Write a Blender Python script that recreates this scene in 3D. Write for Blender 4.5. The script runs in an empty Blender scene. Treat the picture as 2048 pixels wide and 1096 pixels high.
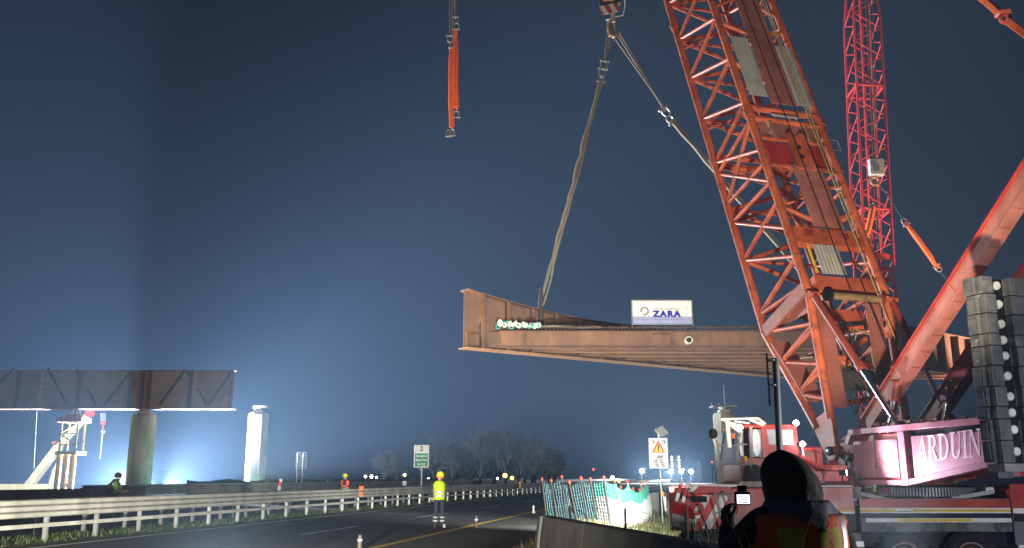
import bpy, bmesh, math, random
from mathutils import Vector, Matrix, Quaternion
R = math.radians
random.seed(7)
scene = bpy.context.scene
col = scene.collection

# ------------------------------------------------------------------ camera
FPX, HZ, CZ = 1800.0, 955.0, 1.6
TH = math.atan((HZ - 548) / FPX)
cam_d = bpy.data.cameras.new('camera'); cam = bpy.data.objects.new('camera', cam_d); col.objects.link(cam)
cam.location = (0, 0, CZ); cam.rotation_euler = (R(90) + TH, 0, 0)
cam_d.sensor_width = 36; cam_d.lens = FPX / 2048 * 36; cam_d.clip_end = 6000; cam_d.clip_start = 0.05
scene.camera = cam
# ------------------------------------------------------------------ world: clear night sky
world = bpy.data.worlds.new('World'); scene.world = world; world.use_nodes = True
wn, wl = world.node_tree.nodes, world.node_tree.links
wn.clear()
w_out = wn.new('ShaderNodeOutputWorld'); w_bg = wn.new('ShaderNodeBackground')
w_tc = wn.new('ShaderNodeTexCoord'); w_sep = wn.new('ShaderNodeSeparateXYZ'); w_ramp = wn.new('ShaderNodeValToRGB')
wl.new(w_tc.outputs['Generated'], w_sep.inputs[0]); wl.new(w_sep.outputs['Z'], w_ramp.inputs[0])
e = w_ramp.color_ramp.elements
e[0].position = 0.0; e[0].color = (0.010, 0.018, 0.034, 1)
e[1].position = 0.5; e[1].color = (0.0060, 0.0075, 0.0155, 1)
m_ = e.new(0.22); m_.color = (0.0070, 0.0115, 0.023, 1)
wl.new(w_ramp.outputs[0], w_bg.inputs['Color']); w_bg.inputs['Strength'].default_value = 1.0
wl.new(w_bg.outputs[0], w_out.inputs['Surface'])
# ------------------------------------------------------------------ render
scene.view_settings.view_transform = 'Standard'; scene.view_settings.look = 'None'
scene.view_settings.exposure = 0.0; scene.view_settings.gamma = 1.0
cy = scene.cycles
cy.use_denoising = True; cy.max_bounces = 5; cy.diffuse_bounces = 2; cy.glossy_bounces = 2
cy.transmission_bounces = 4; cy.transparent_max_bounces = 12; cy.volume_bounces = 0
cy.sample_clamp_indirect = 4.0; cy.caustics_reflective = False; cy.caustics_refractive = False
try: cy.denoiser = 'OPENIMAGEDENOISE'
except Exception: pass

# ------------------------------------------------------------------ site floodlights and added fills (see also the lamps built with their fixtures)
def spot(name, loc, target, power, color, size, blend=0.3, radius=0.25):
    d = bpy.data.lights.new(name, 'SPOT'); d.energy = power; d.color = color
    d.spot_size = R(size); d.spot_blend = blend; d.shadow_soft_size = radius
    o = bpy.data.objects.new(name, d); col.objects.link(o); o.location = loc
    o.rotation_euler = (Vector(target) - Vector(loc)).to_track_quat('-Z', 'Y').to_euler()
    return o
def point(name, loc, power, color, radius=0.2):
    d = bpy.data.lights.new(name, 'POINT'); d.energy = power; d.color = color; d.shadow_soft_size = radius
    o = bpy.data.objects.new(name, d); col.objects.link(o); o.location = loc
    return o
WARM = (1.0, 0.80, 0.58); COOL = (0.42, 0.66, 1.0); WHITE = (1.0, 0.97, 0.92); PINK = (1.0, 0.70, 1.0)
# site floods: boom and slings (warm, low on the right); then two added pale fills
L_warm = spot('site_floodlight', (5.4, 12.5, 0.3), (6.2, 31.0, 16.4), 16500, WARM, 66, 0.4)
L_rail = spot('rail_fill', (-3.0, 9.5, 0.55), (-10.5, 34.0, 1.5), 34000, (1.0, 0.93, 0.78), 62, 0.6)  # added unseen fill, brightens the guard rails
L_rail2 = spot('sign_fill', (-6.2, -9.0, 1.9), (-1.4, 60.0, 2.0), 20000, (1.0, 0.94, 0.80), 38, 0.6)  # added unseen fill behind the camera, brightens signs and wall
# work lamp at the edge of the site, right of the photographer: hood, carrier, counterweight
L_side = point('verge_floodlight', (12.4, 7.6, 0.9), 4000, (0.92, 0.94, 1.0), 0.12)
# strong floods on the ground behind the round pier: the pier's shadow stands in the lit haze
L_pier = point('pier_floodlight', (-31.75, 76.2, 0.9), 155000, (0.80, 0.90, 1.0), 0.25)
L_pier2 = spot('pier_floodlight', (-28.3, 75.0, 0.6), (0.0, 62.0, 18.0), 270000, (0.80, 0.90, 1.0), 90, 1.0, 0.25)
# median flood under the open end of the hanging deck
L_med = spot('median_floodlight', (-11.0, 38.0, 0.95), (0.5, 46.5, 11.5), 22000, (1.0, 0.68, 0.36), 78, 0.6)
# flood beyond the deck: far crane
L_far = spot('crane_floodlight', (38.0, 54, 1.5), (25.6, 62, 24), 60000, (1.0, 0.62, 0.42), 62, 0.5)

# ------------------------------------------------------------------ helpers
CAMP = Vector((0, 0, CZ)); cT, sT = math.cos(TH), math.sin(TH)
def ray(px, py):
    u = (px - 1024) / FPX; v = (548 - py) / FPX
    return Vector((u, cT - v * sT, sT + v * cT))
def at(px, py, Y):                       # surveyed point: bearing and elevation taken at distance Y
    d = ray(px, py); return CAMP + d * (Y / d.y)
def atz(px, py, z):
    d = ray(px, py); return CAMP + d * ((z - CZ) / d.z)

MATS = {}
def M(name, c, rough=0.6, metal=0.0, var=0.25, scale=2.0, bump=0.0, spots=None, sp_scale=1.2, sp_thr=0.55, streak=0.0, emit=None, estr=1.0, alpha=None, spec=0.4):
    m = bpy.data.materials.new(name); m.use_nodes = True; nt = m.node_tree; n, l = nt.nodes, nt.links
    b = n['Principled BSDF']; b.inputs['Roughness'].default_value = rough; b.inputs['Metallic'].default_value = metal
    b.inputs['Specular IOR Level'].default_value = spec
    if emit is not None:
        b.inputs['Base Color'].default_value = (*c, 1)
        b.inputs['Emission Color'].default_value = (*emit, 1); b.inputs['Emission Strength'].default_value = estr
        MATS[name] = m; return m
    g = n.new('ShaderNodeNewGeometry')
    nz = n.new('ShaderNodeTexNoise'); nz.inputs['Scale'].default_value = scale; nz.inputs['Detail'].default_value = 6; nz.inputs['Roughness'].default_value = 0.65
    l.new(g.outputs['Position'], nz.inputs['Vector'])
    mr = n.new('ShaderNodeMapRange'); mr.inputs[1].default_value = 0.3; mr.inputs[2].default_value = 0.7
    mr.inputs[3].default_value = 1 - var; mr.inputs[4].default_value = 1 + var
    l.new(nz.outputs['Fac'], mr.inputs[0])
    mx = n.new('ShaderNodeMix'); mx.data_type = 'RGBA'; mx.blend_type = 'MULTIPLY'; mx.inputs[0].default_value = 1
    mx.inputs[6].default_value = (*c, 1); l.new(mr.outputs[0], mx.inputs[7])
    cur = mx.outputs[2]
    if streak:
        mp = n.new('ShaderNodeMapping'); mp.inputs['Scale'].default_value = (1.7, 1.7, 0.22); l.new(g.outputs['Position'], mp.inputs[0])
        ns = n.new('ShaderNodeTexNoise'); ns.inputs['Scale'].default_value = 1.4; ns.inputs['Detail'].default_value = 4; l.new(mp.outputs[0], ns.inputs['Vector'])
        r2 = n.new('ShaderNodeMapRange'); r2.inputs[1].default_value = 0.42; r2.inputs[2].default_value = 0.68; r2.inputs[3].default_value = 1; r2.inputs[4].default_value = 1 - streak
        l.new(ns.outputs['Fac'], r2.inputs[0])
        mx3 = n.new('ShaderNodeMix'); mx3.data_type = 'RGBA'; mx3.blend_type = 'MULTIPLY'; mx3.inputs[0].default_value = 1
        l.new(cur, mx3.inputs[6]); l.new(r2.outputs[0], mx3.inputs[7]); cur = mx3.outputs[2]
    if spots:
        n2 = n.new('ShaderNodeTexNoise'); n2.inputs['Scale'].default_value = sp_scale; n2.inputs['Detail'].default_value = 8; n2.inputs['Roughness'].default_value = 0.7
        l.new(g.outputs['Position'], n2.inputs['Vector'])
        r3 = n.new('ShaderNodeMapRange'); r3.inputs[1].default_value = sp_thr; r3.inputs[2].default_value = sp_thr + 0.08
        l.new(n2.outputs['Fac'], r3.inputs[0])
        mx2 = n.new('ShaderNodeMix'); mx2.data_type = 'RGBA'; l.new(r3.outputs[0], mx2.inputs[0]); l.new(cur, mx2.inputs[6]); mx2.inputs[7].default_value = (*spots, 1)
        cur = mx2.outputs[2]
    l.new(cur, b.inputs['Base Color'])
    rr = n.new('ShaderNodeMapRange'); rr.inputs[1].default_value = 0.3; rr.inputs[2].default_value = 0.7; rr.inputs[3].default_value = max(0.05, rough - 0.12); rr.inputs[4].default_value = min(1, rough + 0.12)
    l.new(nz.outputs['Fac'], rr.inputs[0]); l.new(rr.outputs[0], b.inputs['Roughness'])
    if bump:
        bp = n.new('ShaderNodeBump'); bp.inputs['Strength'].default_value = bump; bp.inputs['Distance'].default_value = 0.03
        nb = n.new('ShaderNodeTexNoise'); nb.inputs['Scale'].default_value = scale * 6; nb.inputs['Detail'].default_value = 5; l.new(g.outputs['Position'], nb.inputs['Vector'])
        l.new(nb.outputs['Fac'], bp.inputs['Height']); l.new(bp.outputs[0], b.inputs['Normal'])
    if alpha is not None:
        b.inputs['Alpha'].default_value = alpha
    MATS[name] = m; return m
def stripes(name, c1, c2, axis, period, phase=0.0, rough=0.5):
    m = bpy.data.materials.new(name); m.use_nodes = True; n, l = m.node_tree.nodes, m.node_tree.links
    b = n['Principled BSDF']; b.inputs['Roughness'].default_value = rough
    g = n.new('ShaderNodeNewGeometry'); d = n.new('ShaderNodeVectorMath'); d.operation = 'DOT_PRODUCT'; d.inputs[1].default_value = axis
    l.new(g.outputs['Position'], d.inputs[0])
    a = n.new('ShaderNodeMath'); a.operation = 'MULTIPLY_ADD'; a.inputs[1].default_value = 1 / period; a.inputs[2].default_value = phase; l.new(d.outputs['Value'], a.inputs[0])
    f = n.new('ShaderNodeMath'); f.operation = 'FRACT'; l.new(a.outputs[0], f.inputs[0])
    t = n.new('ShaderNodeMath'); t.operation = 'GREATER_THAN'; t.inputs[1].default_value = 0.5; l.new(f.outputs[0], t.inputs[0])
    nz = n.new('ShaderNodeTexNoise'); nz.inputs['Scale'].default_value = 5; nz.inputs['Detail'].default_value = 6; l.new(g.outputs['Position'], nz.inputs['Vector'])
    mx = n.new('ShaderNodeMix'); mx.data_type = 'RGBA'; l.new(t.outputs[0], mx.inputs[0]); mx.inputs[6].default_value = (*c1, 1); mx.inputs[7].default_value = (*c2, 1)
    mr = n.new('ShaderNodeMapRange'); mr.inputs[1].default_value = 0.3; mr.inputs[2].default_value = 0.7; mr.inputs[3].default_value = 0.6; mr.inputs[4].default_value = 1.05; l.new(nz.outputs['Fac'], mr.inputs[0])
    m2 = n.new('ShaderNodeMix'); m2.data_type = 'RGBA'; m2.blend_type = 'MULTIPLY'; m2.inputs[0].default_value = 1; l.new(mx.outputs[2], m2.inputs[6]); l.new(mr.outputs[0], m2.inputs[7])
    l.new(m2.outputs[2], b.inputs['Base Color']); MATS[name] = m; return m
def glass(name, c, rough=0.05, alpha=0.35):
    m = bpy.data.materials.new(name); m.use_nodes = True; b = m.node_tree.nodes['Principled BSDF']
    b.inputs['Base Color'].default_value = (*c, 1); b.inputs['Roughness'].default_value = rough; b.inputs['Alpha'].default_value = alpha
    MATS[name] = m; return m

M('boom_red', (0.54, 0.125, 0.055), 0.45, var=0.32, scale=1.5, spots=(0.20, 0.06, 0.038), sp_scale=3.4, sp_thr=0.565, streak=0.25)
M('boom_red_dark', (0.26, 0.045, 0.028), 0.5, var=0.25, scale=2, spots=(0.14, 0.045, 0.03), sp_thr=0.6)
M('plate_red', (0.38, 0.14, 0.105), 0.55, var=0.22, scale=1.2, spots=(0.20, 0.07, 0.05), sp_scale=2.5, sp_thr=0.60, streak=0.25)
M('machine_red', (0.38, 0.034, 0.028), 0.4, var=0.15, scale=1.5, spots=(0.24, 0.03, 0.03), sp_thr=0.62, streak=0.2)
M('side_red_lit', (0.42, 0.19, 0.21), 0.45, var=0.2, scale=1.6, spots=(0.22, 0.085, 0.09), sp_scale=2.8, sp_thr=0.575, streak=0.22)  # red paint made pale and pink, lamp glare put into the colour
M('far_red', (0.55, 0.045, 0.035), 0.5, var=0.15)
M('galv', (0.42, 0.43, 0.40), 0.42, metal=0.55, var=0.2, scale=1.3, streak=0.15)
M('galv_matt', (0.50, 0.50, 0.45), 0.55, metal=0.15, var=0.18, scale=0.9, streak=0.25)
M('zinc_sheet', (0.55, 0.56, 0.53), 0.45, metal=0.3, var=0.2, scale=2.2, spots=(0.34, 0.33, 0.29), sp_thr=0.62)
M('chrome', (0.7, 0.7, 0.72), 0.18, metal=1.0, var=0.1)
M('corten', (0.20, 0.112, 0.074), 0.75, var=0.28, scale=0.8, bump=0.15, spots=(0.155, 0.085, 0.06), sp_scale=0.7, sp_thr=0.55, streak=0.16)
M('corten_old', (0.25, 0.185, 0.16), 0.75, var=0.2, scale=0.7, bump=0.1, spots=(0.20, 0.12, 0.09), sp_scale=0.35, sp_thr=0.52, streak=0.12)
M('corten_shade', (0.085, 0.066, 0.062), 0.8, var=0.2, scale=1.0)  # corten darkened, shade put into the colour
M('corten_edge', (0.30, 0.165, 0.08), 0.65, var=0.2, scale=1.2)
M('concrete', (0.36, 0.34, 0.29), 0.85, var=0.18, scale=0.9, bump=0.25, spots=(0.25, 0.235, 0.20), sp_scale=0.8, sp_thr=0.56, streak=0.35)
M('concrete_dark', (0.17, 0.165, 0.15), 0.9, var=0.25, scale=2.5, bump=0.35, spots=(0.10, 0.098, 0.085), sp_scale=1.6, sp_thr=0.55, streak=0.18)
M('asphalt', (0.05, 0.049, 0.047), 0.85, var=0.35, scale=0.5, bump=0.5, spots=(0.068, 0.065, 0.06), sp_scale=0.25, sp_thr=0.5)
def asphalt_wear():
    m = MATS['asphalt']; n, l = m.node_tree.nodes, m.node_tree.links; b = n['Principled BSDF']; src = b.inputs['Base Color'].links[0].from_socket
    g = n.new('ShaderNodeNewGeometry'); mp = n.new('ShaderNodeMapping'); mp.inputs['Scale'].default_value = (1.0, .035, 1); mp.inputs['Rotation'].default_value = (0, 0, R(11)); l.new(g.outputs['Position'], mp.inputs[0])
    nz = n.new('ShaderNodeTexNoise'); nz.inputs['Scale'].default_value = 1.1; nz.inputs['Detail'].default_value = 5; l.new(mp.outputs[0], nz.inputs['Vector'])
    r = n.new('ShaderNodeMapRange'); r.inputs[1].default_value = .35; r.inputs[2].default_value = .68; r.inputs[3].default_value = .65; r.inputs[4].default_value = 1.6; l.new(nz.outputs['Fac'], r.inputs[0])
    x = n.new('ShaderNodeMix'); x.data_type = 'RGBA'; x.blend_type = 'MULTIPLY'; x.inputs[0].default_value = 1; l.new(src, x.inputs[6]); l.new(r.outputs[0], x.inputs[7]); l.new(x.outputs[2], b.inputs['Base Color'])
asphalt_wear()
M('soil', (0.075, 0.06, 0.04), 0.95, var=0.4, scale=0.8, bump=0.6, spots=(0.055, 0.075, 0.025), sp_scale=0.35, sp_thr=0.48)
M('grass', (0.085, 0.12, 0.03), 0.8, var=0.45, scale=1.5)
M('grass_dry', (0.30, 0.25, 0.12), 0.85, var=0.35, scale=3)
M('paint_white', (0.75, 0.75, 0.72), 0.6, var=0.2, scale=3, spots=(0.3, 0.3, 0.28), sp_scale=4, sp_thr=0.62)
M('paint_yellow', (0.70, 0.45, 0.03), 0.6, var=0.2, scale=3, spots=(0.3, 0.22, 0.05), sp_scale=4, sp_thr=0.62)
M('crane_yellow', (0.42, 0.33, 0.15), 0.5, var=0.15, scale=1.2, streak=0.2)
M('yellow', (0.75, 0.46, 0.04), 0.5, var=0.15)
M('steel_grey', (0.26, 0.265, 0.27), 0.5, metal=0.3, var=0.2, scale=2, streak=0.2)
M('weight_grey', (0.085, 0.092, 0.098), 0.7, var=0.45, scale=2.2, bump=0.2, spots=(0.23, 0.24, 0.24), sp_scale=3.2, sp_thr=0.60, streak=0.3)
M('black', (0.012, 0.012, 0.014), 0.55, var=0.2, spec=0.12)
M('rubber', (0.028, 0.027, 0.026), 0.8, var=0.3, scale=6, spots=(0.07, 0.065, 0.055), sp_scale=6, sp_thr=0.6, spec=0.12)
M('dark_blue', (0.022, 0.026, 0.045), 0.4, var=0.2, streak=0.2, spec=0.12)
M('skirt_grey', (0.16, 0.165, 0.175), 0.5, var=0.25, scale=1.5, spots=(0.07, 0.07, 0.075), sp_scale=1.6, sp_thr=0.52, spec=0.12)
M('rim_pink', (0.42, 0.25, 0.23), 0.45, var=0.2, scale=5)
M('sling_orange', (0.95, 0.17, 0.02), 0.7, var=0.15, scale=6)
M('rope', (0.28, 0.24, 0.17), 0.8, var=0.3, scale=12)
M('rope_dark', (0.06, 0.055, 0.05), 0.7, var=0.3, scale=12)
M('rope_yellow', (0.42, 0.34, 0.14), 0.7, var=0.3, scale=10)
M('hook_bronze', (0.42, 0.29, 0.15), 0.45, metal=0.4, var=0.25, scale=5)
M('bark', (0.055, 0.048, 0.04), 0.9, var=0.3, scale=2)
M('twig', (0.075, 0.066, 0.05), 0.9, var=0.3, scale=1)
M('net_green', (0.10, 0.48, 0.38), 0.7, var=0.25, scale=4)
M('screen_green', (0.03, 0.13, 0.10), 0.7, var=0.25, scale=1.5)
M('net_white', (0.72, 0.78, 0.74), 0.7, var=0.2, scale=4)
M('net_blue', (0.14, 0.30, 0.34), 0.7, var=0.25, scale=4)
M('rebar', (0.06, 0.045, 0.035), 0.7, var=0.3, scale=8)
M('cap_red', (0.75, 0.06, 0.02), 0.5, var=0.1)
M('sign_white', (0.82, 0.82, 0.78), 0.5, var=0.04)
M('sign_green', (0.0, 0.27, 0.13), 0.5, var=0.06)
M('sign_black', (0.015, 0.015, 0.016), 0.5, var=0.1)
M('sign_red', (0.80, 0.06, 0.02), 0.5, var=0.05)
M('sign_yellow', (0.92, 0.50, 0.02), 0.5, var=0.05)
M('sign_brown', (0.16, 0.07, 0.07), 0.5, var=0.05)
M('banner_white', (0.78, 0.78, 0.80), 0.6, var=0.04)
M('banner_blue', (0.30, 0.34, 0.58), 0.6, var=0.18, scale=2)
M('logo_blue', (0.01, 0.02, 0.35), 0.5, var=0.05)
M('logo_grey', (0.10, 0.10, 0.13), 0.5, var=0.05)
M('logo_olive', (0.34, 0.33, 0.22), 0.5, var=0.05)
M('vest_lime', (0.40, 0.56, 0.015), 0.7, var=0.2, scale=9, bump=0.2)
M('vest_orange', (0.95, 0.13, 0.02), 0.7, var=0.15, scale=7, bump=0.2)
M('vest_yellow', (0.62, 0.58, 0.02), 0.7, var=0.2, scale=7)
M('reflective', (0.42, 0.44, 0.47), 0.4, metal=0.3, var=0.15, scale=10)
M('cloth_navy', (0.02, 0.026, 0.045), 0.85, var=0.3, scale=9, bump=0.25)
M('cloth_black', (0.016, 0.015, 0.016), 0.9, var=0.3, scale=9, bump=0.25)
M('cloth_brown', (0.055, 0.042, 0.032), 0.9, var=0.3, scale=14, bump=0.35)
M('cloth_green', (0.10, 0.17, 0.025), 0.85, var=0.3, scale=8, bump=0.25)
M('fur_tan', (0.33, 0.25, 0.16), 0.95, var=0.35, scale=22, bump=0.6)
M('skin', (0.50, 0.30, 0.21), 0.6, var=0.08)
M('helmet_yellow', (0.80, 0.72, 0.03), 0.35, var=0.06)
M('boot', (0.03, 0.026, 0.022), 0.7, var=0.3, scale=10)
M('shoe_pale', (0.38, 0.36, 0.34), 0.7, var=0.2, scale=10)
M('lamp_white', (1, 1, 1), emit=(1.0, 0.98, 0.95), estr=60)
M('lamp_glow', (1, 1, 1), emit=(0.95, 0.97, 1.0), estr=140)
M('lamp_amber', (1, .5, .1), emit=(1.0, 0.42, 0.06), estr=14)
M('lamp_red', (1, .1, .05), emit=(1.0, 0.06, 0.04), estr=9)
M('lamp_warm', (1, .8, .5), emit=(1.0, 0.72, 0.40), estr=22)
M('screen', (.5, .6, .9), emit=(0.75, 0.80, 1.0), estr=2.2)
M('beacon_orange', (0.85, 0.12, 0.02), 0.3, var=0.05)
glass('cab_glass', (0.55, 0.62, 0.70), 0.08, 0.45)
M('cab_glare', (0.80, 0.84, 0.90), 0.35, var=0.3, scale=6)  # pale colour standing in for light on the cab glass
stripes('chevron', (0.75, 0.74, 0.72), (0.55, 0.03, 0.03), (1, 0, -0.62), 0.46)
stripes('chevron_mirror', (0.75, 0.74, 0.72), (0.55, 0.03, 0.03), (1, 0.5, 0.75), 0.46)
stripes('chevron_block', (0.78, 0.76, 0.70), (0.40, 0.05, 0.04), (1, 0, 0.55), 0.62, 0.3)
stripes('chevron_post', (0.85, 0.85, 0.83), (0.70, 0.03, 0.03), (0.6, 0, 1), 0.5)

ROOT = {}
def thing(name, label, cat, loc=(0, 0, 0), group=None):
    o = bpy.data.objects.new(name, None); col.objects.link(o); o.location = loc; o.empty_display_size = 0.2
    o['label'] = label; o['category'] = cat
    if group: o['group'] = group
    ROOT[o.name] = Vector(loc); return o
def tag(o, label, cat, group=None, kind=None):
    o['label'] = label; o['category'] = cat
    if group: o['group'] = group
    if kind: o['kind'] = kind
    return o
def rootloc(p):
    while p is not None and p.parent is not None: p = p.parent
    return Vector(p.location) if p is not None else Vector((0, 0, 0))
def link(o, parent=None):
    col.objects.link(o)
    if parent is not None: o.parent = parent
    return o

class MB:
    def __init__(s): s.v = []; s.f = []; s.m = []; s.mi = 0
    def quad(s, a, b, c, d): i = len(s.v); s.v += [Vector(a), Vector(b), Vector(c), Vector(d)]; s.f.append((i, i + 1, i + 2, i + 3)); s.m.append(s.mi)
    def tri(s, a, b, c): i = len(s.v); s.v += [Vector(a), Vector(b), Vector(c)]; s.f.append((i, i + 1, i + 2)); s.m.append(s.mi)
    def hexa(s, p):                       # 8 corners, bottom ring then top ring
        i = len(s.v); s.v += [Vector(q) for q in p]
        for f in ((3, 2, 1, 0), (4, 5, 6, 7), (0, 1, 5, 4), (1, 2, 6, 5), (2, 3, 7, 6), (3, 0, 4, 7)): s.f.append(tuple(i + k for k in f)); s.m.append(s.mi)
        return s
    def box(s, lo, hi):
        x0, y0, z0 = lo; x1, y1, z1 = hi
        return s.hexa([(x0, y0, z0), (x1, y0, z0), (x1, y1, z0), (x0, y1, z0), (x0, y0, z1), (x1, y0, z1), (x1, y1, z1), (x0, y1, z1)])
    def frame_box(s, o, ax, ay, az, lo, hi):
        o = Vector(o); x0, y0, z0 = lo; x1, y1, z1 = hi
        g = lambda x, y, z: o + ax * x + ay * y + az * z
        return s.hexa([g(x0, y0, z0), g(x1, y0, z0), g(x1, y1, z0), g(x0, y1, z0), g(x0, y0, z1), g(x1, y0, z1), g(x1, y1, z1), g(x0, y1, z1)])
    def beam(s, p0, p1, w, h, up=(0, 0, 1)):
        p0, p1 = Vector(p0), Vector(p1); ax = (p1 - p0); L = ax.length; ax.normalize(); ay = Vector(up).cross(ax)
        if ay.length < 1e-4: ay = Vector((1, 0, 0)).cross(ax)
        ay.normalize(); az = ax.cross(ay)
        return s.frame_box(p0, ax, ay, az, (0, -w / 2, -h / 2), (L, w / 2, h / 2))
    def tube(s, pts, r, n=8, cap=True):
        pts = [Vector(p) for p in pts]; rs = r if isinstance(r, (list, tuple)) else [r] * len(pts)
        t0 = (pts[1] - pts[0]).normalized(); u = t0.orthogonal().normalized(); base = len(s.v)
        for k, p in enumerate(pts):
            t = (pts[min(k + 1, len(pts) - 1)] - pts[max(k - 1, 0)])
            if t.length < 1e-9: t = t0
            t.normalize(); u = (u - t * u.dot(t))
            if u.length < 1e-6: u = t.orthogonal()
            u.normalize(); w = t.cross(u)
            for j in range(n):
                a = 2 * math.pi * j / n; s.v.append(p + (u * math.cos(a) + w * math.sin(a)) * rs[k])
        for k in range(len(pts) - 1):
            for j in range(n):
                s.f.append((base + k * n + j, base + k * n + (j + 1) % n, base + (k + 1) * n + (j + 1) % n, base + (k + 1) * n + j)); s.m.append(s.mi)
        if cap:
            s.f.append(tuple(base + j for j in reversed(range(n)))); s.m.append(s.mi)
            e0 = base + (len(pts) - 1) * n; s.f.append(tuple(e0 + j for j in range(n))); s.m.append(s.mi)
        return s
    def ring(s, c, axis, R0, r, n=16, k=6, a0=0, a1=2 * math.pi):
        axis = Vector(axis).normalized(); u = axis.orthogonal().normalized(); w = axis.cross(u); c = Vector(c)
        full = abs(a1 - a0 - 2 * math.pi) < 1e-6
        pts = [c + (u * math.cos(a0 + (a1 - a0) * i / n) + w * math.sin(a0 + (a1 - a0) * i / n)) * R0 for i in range(n + 1)]
        return s.tube(pts, r, k, cap=not full)
    def prism(s, poly, d):                # polygon (list of 3D points) extruded by vector d
        d = Vector(d); n = len(poly); i = len(s.v); s.v += [Vector(p) for p in poly] + [Vector(p) + d for p in poly]
        s.f.append(tuple(range(i + n - 1, i - 1, -1))); s.f.append(tuple(range(i + n, i + 2 * n)))
        for k in range(n): s.f.append((i + k, i + (k + 1) % n, i + n + (k + 1) % n, i + n + k))
        s.m += [s.mi] * (n + 2); return s
    def lathe(s, c, axis, prof, n=24):    # prof: (radius, along)
        axis = Vector(axis).normalized(); u = axis.orthogonal().normalized(); w = axis.cross(u); c = Vector(c); b = len(s.v)
        for (r, h) in prof:
            for j in range(n):
                a = 2 * math.pi * j / n; s.v.append(c + axis * h + (u * math.cos(a) + w * math.sin(a)) * r)
        for k in range(len(prof) - 1):
            for j in range(n): s.f.append((b + k * n + j, b + k * n + (j + 1) % n, b + (k + 1) * n + (j + 1) % n, b + (k + 1) * n + j)); s.m.append(s.mi)
        s.f.append(tuple(b + j for j in reversed(range(n)))); s.m.append(s.mi)
        e0 = b + (len(prof) - 1) * n; s.f.append(tuple(e0 + j for j in range(n))); s.m.append(s.mi)
        return s
    def mesh(s, name, mats, off=(0, 0, 0), smooth=False):
        off = Vector(off); me = bpy.data.meshes.new(name); me.from_pydata([tuple(p - off) for p in s.v], [], s.f)
        for m in (mats if isinstance(mats, (list, tuple)) else [mats]): me.materials.append(MATS[m])
        if s.mi or any(s.m): me.polygons.foreach_set('material_index', s.m)
        bm = bmesh.new(); bm.from_mesh(me); bmesh.ops.recalc_face_normals(bm, faces=bm.faces); bm.to_mesh(me); bm.free()
        if smooth:
            me.polygons.foreach_set('use_smooth', [True] * len(me.polygons))
            try: me.set_sharp_from_angle(angle=R(42))
            except Exception: pass
        me.update(); return me
    def build(s, name, mats, parent=None, smooth=False, loc=None, bevel=0.0):
        if parent is not None: off = rootloc(parent)
        else: off = Vector(loc) if loc is not None else Vector((0, 0, 0))
        o = bpy.data.objects.new(name, s.mesh(name, mats, off, smooth))
        if parent is None: o.location = off
        link(o, parent)
        if bevel:
            b = o.modifiers.new('bevel', 'BEVEL'); b.width = bevel; b.segments = 2; b.limit_method = 'ANGLE'; b.angle_limit = R(40)
        return o

UC = {}
def unit_cyl(mat, n=10):
    k = (mat, n)
    if k not in UC:
        b = MB(); b.tube([(0, 0, 0), (0, 0, 1)], 1.0, n); me = b.mesh('bar_' + mat, mat, smooth=True); UC[k] = me
    return UC[k]
def bar(name, p0, p1, r, mat, parent=None, n=10):
    p0, p1 = Vector(p0), Vector(p1); d = p1 - p0
    o = bpy.data.objects.new(name, unit_cyl(mat, n)); off = rootloc(parent) if parent is not None else Vector((0, 0, 0))
    o.location = p0 - off; o.rotation_mode = 'QUATERNION'; o.rotation_quaternion = d.to_track_quat('Z', 'Y'); o.scale = (r, r, d.length)
    return link(o, parent)
def inst(name, me, loc, parent=None, rotz=0, scale=(1, 1, 1)):
    o = bpy.data.objects.new(name, me); off = rootloc(parent) if parent is not None else Vector((0, 0, 0))
    o.location = Vector(loc) - off; o.rotation_euler = (0, 0, rotz); o.scale = scale
    return link(o, parent)
def copy_tree(o, parent=None):
    c = o.copy(); col.objects.link(c); c.parent = parent
    for ch in list(o.children): copy_tree(ch, c)
    return c
def text_mesh(body, size, mat, extrude=0.004, offset=0.0, align='CENTER', shear=0.0, space=1.0):
    cu = bpy.data.curves.new('lettering', 'FONT'); cu.body = body; cu.size = size; cu.extrude = extrude; cu.offset = offset
    cu.align_x = align; cu.align_y = 'CENTER'; cu.shear = shear; cu.space_character = space; cu.resolution_u = 3
    o = bpy.data.objects.new('lettering', cu); col.objects.link(o)
    dg = bpy.context.evaluated_depsgraph_get(); me = bpy.data.meshes.new_from_object(o.evaluated_get(dg))
    bpy.data.objects.remove(o); me.materials.clear(); me.materials.append(MATS[mat]); return me
def put_text(name, me, c, right, up, parent, sx=1.0):
    right = Vector(right).normalized(); up = Vector(up).normalized(); nrm = right.cross(up)
    o = bpy.data.objects.new(name, me); off = rootloc(parent)
    mat = Matrix((right * sx, up, nrm)).transposed().to_4x4(); mat.translation = Vector(c) - off
    link(o, parent); o.matrix_local = mat; return o

# ------------------------------------------------------------------ road alignment
def XG(Y):
    f = lambda t: 3.36451926e-04 * t * t + 0.167423344 * t - 16.2545822
    if Y <= 130: return f(Y)
    return f(130) + (2 * 3.36451926e-04 * 130 + 0.167423344) * (Y - 130)
def sstep(a, b, t): t = max(0, min(1, (t - a) / (b - a))); return t * t * (3 - 2 * t)
LOW = -1.05
def ground_z(x, y):
    o = x - XG(max(y, 0))
    drop = sstep(13.6, 16.6, o) * sstep(15.5, 21.5, y) * (1 - sstep(60, 95, y) * 0.8)
    z = LOW * drop
    if o < -17: z += -1.0 * sstep(-17, -22, o) if False else 0
    return z
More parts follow.
